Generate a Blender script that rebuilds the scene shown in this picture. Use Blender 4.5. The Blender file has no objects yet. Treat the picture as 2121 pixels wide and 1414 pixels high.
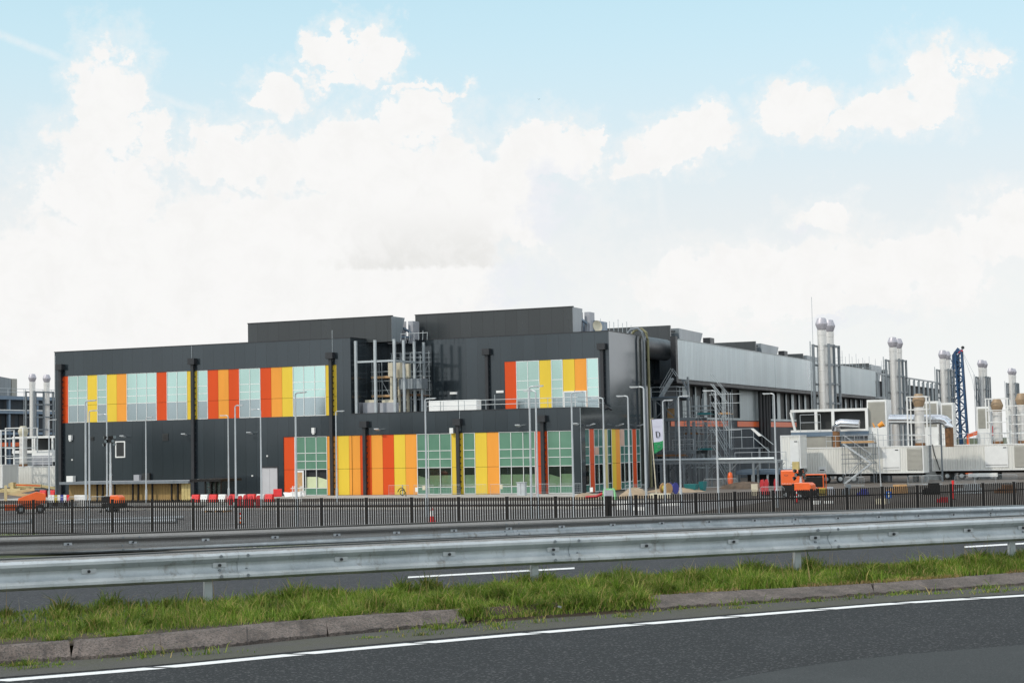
import bpy, math, random
import numpy as np
from mathutils import Vector, Matrix
random.seed(7); rng = np.random.default_rng(7)
C = bpy.context.scene.collection
S = bpy.context.scene
R_ = math.radians

# ------------------------------------------------------------------ camera
PW, PH, FL = 2121.0, 1414.0, 3484.33           # photo size and focal length in its pixels
YAW, PIT, ROL = -0.40998778, 0.06139898, -0.01987528
EYE = Vector((0, 0, 5.0))
_f = Vector((math.sin(YAW)*math.cos(PIT), math.cos(YAW)*math.cos(PIT), math.sin(PIT)))
_r = Vector((math.cos(YAW), -math.sin(YAW), 0)); _u = _r.cross(_f)
CR = _r*math.cos(ROL) + _u*math.sin(ROL); CU = -_r*math.sin(ROL) + _u*math.cos(ROL); CF = _f
cam_d = bpy.data.cameras.new('camera'); cam = bpy.data.objects.new('camera', cam_d); C.objects.link(cam)
cam.matrix_world = Matrix(((CR.x, CU.x, -CF.x, EYE.x), (CR.y, CU.y, -CF.y, EYE.y), (CR.z, CU.z, -CF.z, EYE.z), (0, 0, 0, 1)))
cam_d.sensor_fit = 'HORIZONTAL'; cam_d.sensor_width = 36; cam_d.lens = FL/PW*36
cam_d.clip_start = .1; cam_d.clip_end = 9000
S.camera = cam
S.view_settings.view_transform = 'Standard'; S.view_settings.look = 'None'
S.view_settings.gamma = 1; S.view_settings.exposure = 0.0
S.cycles.max_bounces = 6; S.cycles.transparent_max_bounces = 10
S.cycles.use_denoising = True

def ray(x, y): return CF*FL + CR*(x-PW/2) - CU*(y-PH/2)
def on(ax, v, x, y):
    d = ray(x, y); return EYE + d*((v-EYE[ax])/d[ax])
def pX(v, x, y): return on(0, v, x, y)         # point of the photo on the plane X = v
def pY(v, x, y): return on(1, v, x, y)
def pZ(v, x, y): return on(2, v, x, y)
def pD(D, x, y): return EYE + ray(x, y)*(D/FL)  # point of the photo at viewing depth D
def hor(x): return 942 - .0199*x               # the horizon's height in the photo
def gnd(x, D):                                  # ground point (z = 0) below photo column x at depth D
    p = pD(D, x, hor(x) + 5*FL/D); p.z = 0; return p

# ------------------------------------------------------------------ sky and sun
SUN = Vector((-.40, -.66, .64)).normalized()
def build_world():
    w = bpy.data.worlds.new('World'); S.world = w; w.use_nodes = True
    nt = w.node_tree; N = nt.nodes; L = nt.links; N.clear()
    def node(t, **k):
        n = N.new(t)
        for a, b in k.items(): setattr(n, a, b)
        return n
    def plug(s, v):
        if isinstance(v, bpy.types.NodeSocket): L.new(v, s)
        else: s.default_value = v
    def mth(op, a, b=0.0, c=None, clamp=False):
        n = node('ShaderNodeMath', operation=op, use_clamp=clamp); plug(n.inputs[0], a); plug(n.inputs[1], b)
        if c is not None: plug(n.inputs[2], c)
        return n.outputs[0]
    def rngm(v, a, b, c=0., d=1., sm=True):
        n = node('ShaderNodeMapRange', interpolation_type='SMOOTHSTEP' if sm else 'LINEAR')
        plug(n.inputs['Value'], v)
        for k, q in zip(('From Min', 'From Max', 'To Min', 'To Max'), (a, b, c, d)): n.inputs[k].default_value = q
        return n.outputs['Result']
    def mix(f, a, b):
        n = node('ShaderNodeMix', data_type='RGBA'); plug(n.inputs[0], f); plug(n.inputs[6], a); plug(n.inputs[7], b); return n.outputs[2]
    tc = node('ShaderNodeTexCoord'); d = tc.outputs['Generated']
    nrm = node('ShaderNodeVectorMath', operation='NORMALIZE'); L.new(d, nrm.inputs[0]); d = nrm.outputs[0]
    def dot(v):
        n = node('ShaderNodeVectorMath', operation='DOT_PRODUCT'); L.new(d, n.inputs[0]); n.inputs[1].default_value = v; return n.outputs['Value']
    fh = Vector((math.sin(YAW), math.cos(YAW), 0)); rh = Vector((math.cos(YAW), -math.sin(YAW), 0))
    az = mth('MULTIPLY', mth('ARCTAN2', dot(rh), dot(fh)), 57.29578)      # degrees right of the road's outlook
    el = mth('MULTIPLY', mth('ARCSINE', dot((0, 0, 1))), 57.29578)
    cx = node('ShaderNodeCombineXYZ'); L.new(az, cx.inputs[0]); L.new(el, cx.inputs[1])
    def noise(scale, detail=8, rough=.6, vec=None, dist=0.):
        n = node('ShaderNodeTexNoise'); n.inputs['Scale'].default_value = scale; n.inputs['Detail'].default_value = detail
        n.inputs['Roughness'].default_value = rough; n.inputs['Distortion'].default_value = dist
        L.new(vec or cx.outputs[0], n.inputs['Vector']); return n.outputs['Fac']
    n1 = noise(.8, 10, .66, None, .4); n2 = noise(2.6, 7, .62)
    def warp(scale, amp, det):                     # ragged outlines: the clouds' coordinates themselves are stirred
        n = node('ShaderNodeTexNoise'); n.inputs['Scale'].default_value = scale; n.inputs['Detail'].default_value = det; n.inputs['Roughness'].default_value = .62; L.new(cx.outputs[0], n.inputs['Vector'])
        q = node('ShaderNodeSeparateColor'); L.new(n.outputs['Color'], q.inputs[0])
        return mth('MULTIPLY', mth('SUBTRACT', q.outputs[0], .5), amp), mth('MULTIPLY', mth('SUBTRACT', q.outputs[1], .5), amp*.8)
    wa, we = warp(.62, 4.4, 8); azw, elv = mth('ADD', az, wa), mth('ADD', el, we)
    fbm = mth('ADD', mth('MULTIPLY', mth('SUBTRACT', n1, .5), 3.2), mth('MULTIPLY', mth('SUBTRACT', n2, .5), 1.3))
    wob = mth('MULTIPLY', fbm, .9)
    def blob(px, py, rx, ry):
        v = ray(px, py).normalized()
        a0 = math.degrees(math.atan2(v.dot(rh), v.dot(fh))); e0 = math.degrees(math.asin(v.z))
        a = mth('DIVIDE', mth('SUBTRACT', azw, a0), rx/60.8); e = mth('DIVIDE', mth('SUBTRACT', elv, e0), ry/60.8)
        return mth('SUBTRACT', 1., mth('ADD', mth('MULTIPLY', a, a), mth('MULTIPLY', e, e)))
    def union(bl):
        o = None
        for b in bl:
            v = mth('MAXIMUM', blob(*b), -3.); o = v if o is None else mth('MAXIMUM', o, v)
        return o
    field = union(((225, 220, 80, 130), (320, 290, 50, 60), (200, 390, 150, 120), (700, 105, 48, 66), (775, 110, 52, 66), (690, 160, 70, 40),
                   (560, 200, 66, 48), (870, 183, 90, 13), (850, 250, 96, 62), (700, 330, 190, 90), (470, 340, 130, 80),
                   (900, 420, 310, 150), (1130, 330, 130, 80), (600, 560, 560, 190), (1228, 290, 32, 34), (1075, 480, 70, 50), (200, 620, 420, 200),
                   (1940, 160, 95, 85), (1850, 225, 95, 58), (1770, 260, 70, 40), (1650, 228, 92, 52), (1420, 290, 120, 56), (1340, 325, 90, 30),
                   (1885, 246, 60, 20), (2050, 130, 36, 34), (1560, 590, 330, 90), (1850, 560, 240, 80), (2080, 480, 120, 80), (1720, 450, 70, 50)))
    field = mth('MAXIMUM', field, mth('SUBTRACT', mth('MULTIPLY', field, 3.2), .75))                # solid hearts, ragged rims
    soft = mth('ADD', field, mth('MULTIPLY', wob, 1.0))
    m_view = rngm(soft, -.35, .75)
    wisp = mth('MULTIPLY', rngm(mth('ADD', field, mth('MULTIPLY', wob, 1.6)), -1.6, .6), .42)   # thin veils round the heaps
    m_view = mth('MAXIMUM', m_view, wisp)
    def ae(px, py):
        v = ray(px, py).normalized(); return math.degrees(math.atan2(v.dot(rh), v.dot(fh))), math.degrees(math.asin(v.z))
    for (xa, ya), (xb, yb), wdt, amt in (((-200, -10), (470, 252), .22, .40), ((1360, 340), (1385, 560), .25, .22)):   # old contrails
        (a1, e1), (a2, e2) = ae(xa, ya), ae(xb, yb); L_ = math.hypot(a2-a1, e2-e1); ux, uy = (a2-a1)/L_, (e2-e1)/L_
        da, de = mth('SUBTRACT', az, a1), mth('SUBTRACT', el, e1)
        al = mth('ADD', mth('MULTIPLY', da, ux), mth('MULTIPLY', de, uy)); ac = mth('ABSOLUTE', mth('SUBTRACT', mth('MULTIPLY', da, -uy), mth('MULTIPLY', de, -ux)))
        line = mth('MULTIPLY', rngm(ac, .02, wdt, 1., 0.), mth('MULTIPLY', rngm(al, 0., .6), rngm(al, L_-1.2, L_, 1., 0.)))
        m_view = mth('MAXIMUM', m_view, mth('MULTIPLY', mth('MULTIPLY', line, rngm(n2, .3, .6, .5, 1.)), amt))
    # clouds over the rest of the sky
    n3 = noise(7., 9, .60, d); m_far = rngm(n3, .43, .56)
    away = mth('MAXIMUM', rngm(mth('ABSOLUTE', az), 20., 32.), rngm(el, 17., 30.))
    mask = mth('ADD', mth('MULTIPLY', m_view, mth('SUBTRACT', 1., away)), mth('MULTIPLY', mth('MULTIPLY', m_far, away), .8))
    # grey undersides
    def el_of(py, px=850): return ae(px, py)[1]
    elw = mth('ADD', el, mth('MULTIPLY', wob, .26))
    under = mth('MULTIPLY', rngm(elw, el_of(562), el_of(548)), rngm(elw, el_of(552), el_of(395), 1., 0.))
    side = rngm(mth('ADD', blob(880, 520, 230, 400), mth('MULTIPLY', wob, .25)), 0., .9)
    shade = mth('MULTIPLY', mth('MULTIPLY', under, mth('MULTIPLY', side, rngm(n1, .36, .60, .55, 1.))), .40)
    shade = mth('MAXIMUM', shade, mth('MULTIPLY', rngm(n1, .38, .72), .10))
    sb_ = mth('ADD', union(((1150, 425, 70, 75), (1110, 590, 120, 36), (1640, 490, 46, 20), (1780, 660, 110, 20), (1880, 705, 60, 18))), mth('MULTIPLY', wob, .5))
    blue_shade = mth('MULTIPLY', rngm(sb_, -.5, 1.0), .5)
    sky = node('ShaderNodeTexSky', sky_type='NISHITA', sun_disc=False)
    sky.sun_elevation = math.asin(SUN.z); sky.sun_rotation = math.atan2(SUN.x, SUN.y)
    sky.air_density = 1.0; sky.dust_density = 1.0; sky.ozone_density = 1.5
    K = SKYK = .1
    def rgb(r, g, b): return (r/K, g/K, b/K, 1)
    veil = rngm(el, 1.0, 16.5, .97, .56, False)                             # thin high haze, whiter towards the horizon
    veil = mth('MULTIPLY', veil, rngm(el, 20., 60., 1., .35))
    warm = mix(rngm(el, 6., 16.5), rgb(.93, .945, .94), rgb(.79, 1.13, 1.22))
    base = mix(veil, sky.outputs[0], warm)
    cl = mix(blue_shade, mix(shade, rgb(.95, .945, .935), rgb(.60, .60, .57)), rgb(.76, .81, .90))
    cl_fill = mix(away, cl, rgb(1.55, 1.57, 1.6))  # clouds outside the view made brighter than the visible ones, added fill for side walls
    col = mix(mask, base, cl_fill)
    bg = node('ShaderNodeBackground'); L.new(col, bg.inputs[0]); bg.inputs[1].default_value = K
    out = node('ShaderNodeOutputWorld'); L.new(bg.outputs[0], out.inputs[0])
build_world()
sd = bpy.data.lights.new('sun', 'SUN'); sd.energy = 1.8; sd.angle = R_(2.0); sd.color = (1, .93, .82)
so = bpy.data.objects.new('sun', sd); C.objects.link(so); so.rotation_euler = SUN.to_track_quat('Z', 'Y').to_euler()

# ------------------------------------------------------------------ materials
def srgb(r, g, b):
    f = lambda c: c/12.92 if c <= .04045 else ((c+.055)/1.055)**2.4
    return (f(r/255), f(g/255), f(b/255))
class MN:                                       # a material and short cuts for its nodes
    def __init__(s, name):
        s.m = bpy.data.materials.new(name); s.m.use_nodes = True; s.nt = s.m.node_tree
        s.b = s.nt.nodes['Principled BSDF']
        s.geo = None
    def n(s, t, **k):
        o = s.nt.nodes.new(t)
        for a, b in k.items(): setattr(o, a, b)
        return o
    def plug(s, sock, v):
        if isinstance(v, bpy.types.NodeSocket): s.nt.links.new(v, sock)
        elif isinstance(v, (tuple, list)) and len(v) == 3 and sock.type == 'RGBA': sock.default_value = (*v, 1)
        else: sock.default_value = v
    def pos(s):
        if not s.geo: s.geo = s.n('ShaderNodeNewGeometry')
        return s.geo.outputs['Position']
    def obj(s):
        return s.n('ShaderNodeTexCoord').outputs['Object']
    def math(s, op, a, b=0., c=None, clamp=False):
        o = s.n('ShaderNodeMath', operation=op, use_clamp=clamp); s.plug(o.inputs[0], a); s.plug(o.inputs[1], b)
        if c is not None: s.plug(o.inputs[2], c)
        return o.outputs[0]
    def rng(s, v, a, b, c=0., d=1.):
        o = s.n('ShaderNodeMapRange'); s.plug(o.inputs['Value'], v)
        for k, q in zip(('From Min', 'From Max', 'To Min', 'To Max'), (a, b, c, d)): o.inputs[k].default_value = q
        return o.outputs['Result']
    def noise(s, scale, detail=4, rough=.55, vec=None, stretch=None):
        v = vec or s.pos()
        if stretch:
            q = s.n('ShaderNodeVectorMath', operation='MULTIPLY'); s.plug(q.inputs[0], v); q.inputs[1].default_value = stretch; v = q.outputs[0]
        o = s.n('ShaderNodeTexNoise'); o.inputs['Scale'].default_value = scale; o.inputs['Detail'].default_value = detail
        o.inputs['Roughness'].default_value = rough; s.plug(o.inputs['Vector'], v); return o.outputs['Fac']
    def mix(s, f, a, b):
        o = s.n('ShaderNodeMix', data_type='RGBA'); s.plug(o.inputs[0], f); s.plug(o.inputs[6], a); s.plug(o.inputs[7], b); return o.outputs[2]
    def set(s, **k):
        for a, v in k.items(): s.plug(s.b.inputs[a.replace('_', ' ')], v)
        return s
    def bump(s, h, strength=.3, dist=.01):
        o = s.n('ShaderNodeBump'); o.inputs['Strength'].default_value = strength; o.inputs['Distance'].default_value = dist
        s.plug(o.inputs['Height'], h); s.plug(s.b.inputs['Normal'], o.outputs[0]); return s
MAT = {}
def simple(name, col, rough=.5, metal=0., var=.18, scale=1.2, spec=.5, bump=0., stretch=None):
    m = MN(name); f = m.noise(scale, 5, .6, stretch=stretch)
    a = tuple(c*(1-var) for c in col); b = tuple(min(1, c*(1+var)) for c in col)
    m.set(Base_Color=m.mix(m.rng(f, .3, .7), a, b), Roughness=m.rng(f, .3, .7, rough*.85, min(1, rough*1.15)), Metallic=metal, Specular_IOR_Level=spec)
    if bump: m.bump(m.noise(scale*8, 4), bump, .01)
    MAT[name] = m.m; return m
def panelled(name, col, pitch, rough, metal=0., seam=.02, var=.06, rib=0., off=0., coat=0., streak=.0, spec=.5):
    m = MN(name); sp = m.n('ShaderNodeSeparateXYZ'); m.plug(sp.inputs[0], m.pos())
    u = m.math('ADD', sp.outputs[0], sp.outputs[1]); u = m.math('ADD', m.math('DIVIDE', u, pitch), off)
    fr = m.math('FRACT', u); e = m.math('ABSOLUTE', m.math('SUBTRACT', fr, .5))
    line = m.math('GREATER_THAN', e, .5-seam)
    wn = m.n('ShaderNodeTexWhiteNoise', noise_dimensions='1D'); m.plug(wn.inputs['W'], m.math('FLOOR', u))
    t = m.rng(wn.outputs['Value'], 0, 1, 1-var, 1+var)
    big = m.noise(.12, 4, .5, stretch=(1, 1, .35))
    t = m.math('MULTIPLY', t, m.rng(big, .3, .7, 1-var, 1+var))
    if streak: t = m.math('MULTIPLY', t, m.rng(m.noise(2.2, 4, .6, stretch=(1, 1, .06)), .3, .75, 1-streak, 1+streak*.4))
    v = m.n('ShaderNodeVectorMath', operation='SCALE'); v.inputs[0].default_value = col; m.plug(v.inputs['Scale'], t)
    m.set(Base_Color=m.mix(line, v.outputs[0], tuple(c*.35 for c in col)), Roughness=m.rng(big, .3, .7, rough*.8, rough*1.2), Metallic=metal, Specular_IOR_Level=spec)
    if 'anthracite' in name: m.set(Specular_Tint=(.80, .93, 1.0, 1))
    if coat: m.set(Coat_Weight=coat, Coat_Roughness=.08, Coat_Tint=(.88, .95, 1.0, 1))
    if rib:
        w = m.math('SINE', m.math('MULTIPLY', u, 6.2832*rib)); m.bump(w, .35, .02)
    else: m.bump(m.math('SUBTRACT', m.noise(.35, 3, .5), m.math('MULTIPLY', line, .4)), .05, .05)
    MAT[name] = m.m; return m
panelled('anthracite_cladding', (.027, .034, .039), 1.343, .13, seam=.012, var=.12, off=.15, coat=.40)
panelled('hall_cladding', (.024, .035, .046), 1.2, .5, seam=.010, var=.10, spec=.25)
panelled('penthouse_cladding', (.040, .046, .049), 1.343, .30, seam=.012, var=.08)
panelled('silver_cladding', (.44, .50, .52), 1.1, .34, metal=.75, seam=.01, var=.06, rib=2.)
panelled('white_corrugated', (.74, .735, .69), 1.2, .5, seam=.0, var=.04, streak=.10)
panelled('grey_cladding', (.22, .25, .27), 1.2, .34, seam=.012, var=.08)
simple('orange_red_panel', (.66, .072, .008), .42, var=.07, scale=.5, spec=.3, stretch=(1, 1, .12), bump=.02)
simple('orange_panel', (.82, .33, .045), .42, var=.06, scale=.5, spec=.3, stretch=(1, 1, .12), bump=.02)
simple('yellow_panel', (.76, .54, .05), .42, var=.06, scale=.5, spec=.3, stretch=(1, 1, .12), bump=.02)
simple('pale_yellow_panel', (.62, .52, .22), .4, var=.05, scale=.4)
simple('pink_panel', (.55, .36, .28), .5, var=.08)
simple('white_frame', (.78, .785, .77), .4, var=.06)
simple('grey_frame', (.30, .33, .33), .4, metal=.3, var=.08)
simple('dark_steel', (.022, .024, .028), .42, var=.2)
simple('black_steel', (.009, .008, .0075), .55, var=.25, spec=.3)
simple('rubber', (.018, .018, .018), .8)
simple('galvanised', (.42, .46, .48), .45, metal=.4, var=.08, scale=3)
simple('galvanised_dark', (.19, .215, .235), .48, metal=.3, var=.12, scale=3)
simple('lamp_pole_grey', (.50, .53, .55), .45, metal=.35, var=.10, scale=1.5)
simple('stainless', (.74, .72, .69), .40, metal=.45, var=.05, scale=1.2, stretch=(1, 1, .2))
simple('bright_duct', (.66, .67, .70), .14, metal=.95, var=.08)
simple('cap_grey', (.48, .46, .50), .45, metal=.35, var=.10)
simple('cap_brown', (.34, .24, .15), .55, metal=.2, var=.2)
simple('rust_brown', (.20, .10, .045), .8, var=.35, scale=4)
simple('steel_blue', (.15, .21, .28), .42, metal=.2, var=.15)
simple('crane_blue', (.018, .065, .15), .45, var=.15)
simple('machine_orange', (.78, .125, .02), .36, var=.08, scale=1.5)
simple('machine_beige', (.58, .47, .24), .5, var=.12)
simple('signal_red', (.72, .025, .025), .4, var=.10)
simple('dark_red', (.46, .014, .022), .5, var=.2)
simple('white_plastic', (.78, .78, .76), .4, var=.08)
simple('white_sheet', (.82, .82, .80), .55, var=.06, bump=.3)
simple('grey_box', (.36, .37, .40), .5, var=.12)
simple('cream', (.60, .55, .42), .6, var=.12)
simple('teal', (.015, .16, .17), .5, var=.15)
simple('green_paint', (.25, .62, .28), .5, var=.12)
simple('flag_green', (.02, .30, .10), .7, var=.12)
simple('flag_white', (.68, .68, .80), .75, var=.04)
simple('ink', (.03, .03, .035), .7)
simple('blue_paint', (.035, .04, .26), .5, var=.15)
simple('drum_yellow', (.42, .33, .05), .6, var=.2)
simple('mustard', (.55, .44, .18), .6, var=.2)
simple('plywood', (.50, .30, .14), .75, var=.2, scale=3)
simple('dark_interior', (.012, .014, .017), .6, var=.3)
simple('louvre_dark', (.020, .023, .024), .5, var=.3)
simple('blind', (.60, .66, .42), .7, var=.08)
simple('louvre_beige', (.36, .35, .31), .55, var=.10)
simple('sand', (.34, .26, .18), .95, var=.25, bump=.6)
simple('soil', (.10, .072, .052), .95, var=.45, scale=1.0, bump=.6)
simple('concrete_light', (.42, .40, .37), .85, var=.2, scale=.8)
simple('lime_vest', (.5, .75, .05), .7)
simple('bird_grey', (.10, .11, .13), .8)
m = simple('timber', (.34, .225, .085), .75, var=.25, scale=2.5, stretch=(3, 3, .25))
m = MN('spandrel_glass'); f = m.noise(.5, 4); m.set(Base_Color=m.mix(m.rng(f, .3, .7), (.10, .225, .155), (.135, .275, .195)), Roughness=.10, Specular_IOR_Level=.5); MAT['spandrel_glass'] = m.m
m = MN('teal_glass'); f = m.noise(.9, 4); m.set(Base_Color=m.mix(m.rng(f, .3, .7), (.035, .13, .11), (.06, .19, .16)), Roughness=.10, Specular_IOR_Level=.8); MAT['teal_glass'] = m.m
m = MN('mirror_glass'); f = m.noise(.5, 3); m.set(Base_Color=(.40, .57, .53), Metallic=.92, Roughness=.05); MAT['mirror_glass'] = m.m
m = MN('grey_glass'); f = m.noise(.35, 3); m.set(Base_Color=(.32, .39, .41), Metallic=.85, Roughness=.06); MAT['grey_glass'] = m.m
def clear_glass():
    m = MN('clear_glass'); nt = m.nt
    tr = m.n('ShaderNodeBsdfTransparent'); tr.inputs[0].default_value = (.90, .96, .93, 1)
    gl = m.n('ShaderNodeBsdfGlossy'); gl.inputs['Roughness'].default_value = .02; gl.inputs[0].default_value = (.9, 1, .95, 1)
    fr = m.n('ShaderNodeFresnel'); fr.inputs[0].default_value = 1.5
    mx = m.n('ShaderNodeMixShader'); nt.links.new(fr.outputs[0], mx.inputs[0]); nt.links.new(tr.outputs[0], mx.inputs[1]); nt.links.new(gl.outputs[0], mx.inputs[2])
    nt.links.new(mx.outputs[0], nt.nodes['Material Output'].inputs[0]); MAT['clear_glass'] = m.m
clear_glass()
def guard_mat():
    m = MN('rail_zinc'); n = m.noise(2.2, 6, .65); s = m.noise(7, 5, .7, stretch=(1, 1, .25)); g = m.noise(60, 3)
    col = m.mix(m.rng(n, .35, .65), (.36, .40, .42), (.52, .56, .58))
    col = m.mix(m.math('MULTIPLY', m.rng(s, .56, .72), .7), col, (.16, .13, .10))
    sx = m.n('ShaderNodeSeparateXYZ'); m.plug(sx.inputs[0], m.obj())                 # lichen and grime lie on the top lip, by height
    top = m.rng(m.math('ADD', sx.outputs[2], m.math('MULTIPLY', m.math('SUBTRACT', m.noise(5, 6, .7), .5), .03)), .734, .746)
    col = m.mix(m.math('MULTIPLY', top, .8), col, (.17, .15, .13))
    m.set(Base_Color=m.mix(m.math('MULTIPLY', m.rng(g, .45, .7), .2), col, (.55, .58, .6)), Metallic=.30, Roughness=m.rng(n, .3, .7, .36, .52))
    m.bump(g, .08, .003); MAT['rail_zinc'] = m.m
guard_mat()
def asphalt(name, a, b, speck, sc=90, bump=.5, dk=.45):
    m = MN(name); n = m.noise(.5, 5, .6); g = m.noise(sc, 4, .7)
    v = m.n('ShaderNodeTexVoronoi'); v.inputs['Scale'].default_value = sc*.7; m.plug(v.inputs['Vector'], m.pos())
    wn = m.n('ShaderNodeTexWhiteNoise'); m.plug(wn.inputs['Vector'], v.outputs['Position'])
    st = m.math('MULTIPLY', m.math('GREATER_THAN', wn.outputs['Value'], .80), m.math('LESS_THAN', v.outputs['Distance'], .5))
    col = m.mix(m.rng(n, .3, .7), a, b)
    col = m.mix(m.rng(g, .35, .7), tuple(c*dk for c in a), col)
    wear = m.noise(.9, 4, .6, stretch=(1.05, 1.0, 0)); col = m.mix(m.rng(wear, .55, .75, 0, .3), col, tuple(c*1.35 for c in b))
    col = m.mix(m.math('MULTIPLY', st, speck), col, (.30, .30, .30))
    m.set(Base_Color=col, Roughness=.85, Specular_IOR_Level=.3); m.bump(g, bump, .012); MAT[name] = m.m
asphalt('asphalt_coarse', (.028, .031, .033), (.038, .041, .044), .24, 62, .9)
asphalt('asphalt_smooth', (.049, .055, .056), (.056, .061, .062), .08, 100, .25)
asphalt('asphalt_far', (.036, .038, .043), (.046, .048, .054), .25, 40, .4)
asphalt('car_park_paving', (.24, .23, .225), (.32, .305, .30), .0, 1.5, .015, .93)
m = MN('yard_ground'); n = m.noise(.07, 6, .65); g = m.noise(1.3, 6, .7)
col = m.mix(m.rng(n, .35, .65), (.075, .068, .06), (.15, .14, .13)); m.set(Base_Color=m.mix(m.rng(g, .4, .7), col, (.14, .10, .07)), Roughness=.95); m.bump(g, .8, .1); MAT['yard_ground'] = m.m
m = MN('verge_ground'); n = m.noise(.6, 6, .65); m.set(Base_Color=m.mix(m.rng(n, .35, .65), (.035, .05, .014), (.075, .085, .03)), Roughness=.95); m.bump(m.noise(9, 5), .8, .05); MAT['verge_ground'] = m.m
m = MN('gutter_grit'); n = m.noise(1.5, 6, .7); g = m.noise(70, 3)
col = m.mix(m.rng(n, .42, .62), (.062, .060, .056), (.060, .062, .036)); m.set(Base_Color=m.mix(m.rng(g, .4, .7), col, (.10, .095, .085)), Roughness=.95); m.bump(g, .8, .015); MAT['gutter_grit'] = m.m
m = MN('median_soil'); n = m.noise(2.5, 6, .7); m.set(Base_Color=m.mix(m.rng(n, .35, .65), (.035, .026, .016), (.075, .05, .03)), Roughness=.95); m.bump(m.noise(25, 5), .8, .03); MAT['median_soil'] = m.m
m = MN('kerb_concrete'); n = m.noise(3, 6, .7); g = m.noise(45, 4, .7); h = m.noise(140, 2)
col = m.mix(m.rng(n, .35, .68), (.085, .066, .056), (.235, .19, .165)); col = m.mix(m.rng(g, .44, .66), col, (.045, .04, .036)); col = m.mix(m.math('MULTIPLY', m.rng(m.noise(14, 5, .7), .5, .7), .7), col, (.05, .045, .04))
m.set(Base_Color=m.mix(m.math('MULTIPLY', m.rng(h, .62, .72), .6), col, (.42, .40, .38)), Roughness=.9); m.bump(g, .8, .015); MAT['kerb_concrete'] = m.m
m = MN('road_paint'); n = m.noise(30, 5, .7); m.set(Base_Color=m.mix(m.rng(n, .30, .48), (.55, .55, .54), (.80, .80, .79)), Roughness=.6); m.bump(n, .2, .005); MAT['road_paint'] = m.m
def grass_mat(name, cols):
    m = MN(name); g = m.n('ShaderNodeNewGeometry'); r = g.outputs['Random Per Island']
    cr = m.n('ShaderNodeValToRGB'); m.plug(cr.inputs[0], r)
    while len(cr.color_ramp.elements) < len(cols): cr.color_ramp.elements.new(.5)
    for i, (p, c) in enumerate(cols): cr.color_ramp.elements[i].position = p; cr.color_ramp.elements[i].color = (*c, 1)
    patch = m.rng(m.noise(1.3, 5, .65), .35, .65, .55, 1.3)
    v = m.n('ShaderNodeVectorMath', operation='SCALE'); m.plug(v.inputs[0], cr.outputs[0]); m.plug(v.inputs['Scale'], patch)
    m.set(Base_Color=v.outputs[0], Roughness=.55, Specular_IOR_Level=.25)
    tl = m.n('ShaderNodeBsdfTranslucent'); m.plug(tl.inputs[0], v.outputs[0])
    mx = m.n('ShaderNodeMixShader'); mx.inputs[0].default_value = .5
    m.nt.links.new(m.b.outputs[0], mx.inputs[1]); m.nt.links.new(tl.outputs[0], mx.inputs[2]); m.nt.links.new(mx.outputs[0], m.nt.nodes['Material Output'].inputs[0])
    MAT[name] = m.m
grass_mat('grass_blades', [(0, (.085, .145, .018)), (.3, (.135, .24, .026)), (.6, (.215, .305, .042)), (.82, (.29, .34, .075)), (.94, (.50, .39, .15))])
grass_mat('dry_grass', [(0, (.30, .19, .08)), (.5, (.42, .30, .13)), (.8, (.22, .20, .06)), (1, (.5, .4, .2))])
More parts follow.
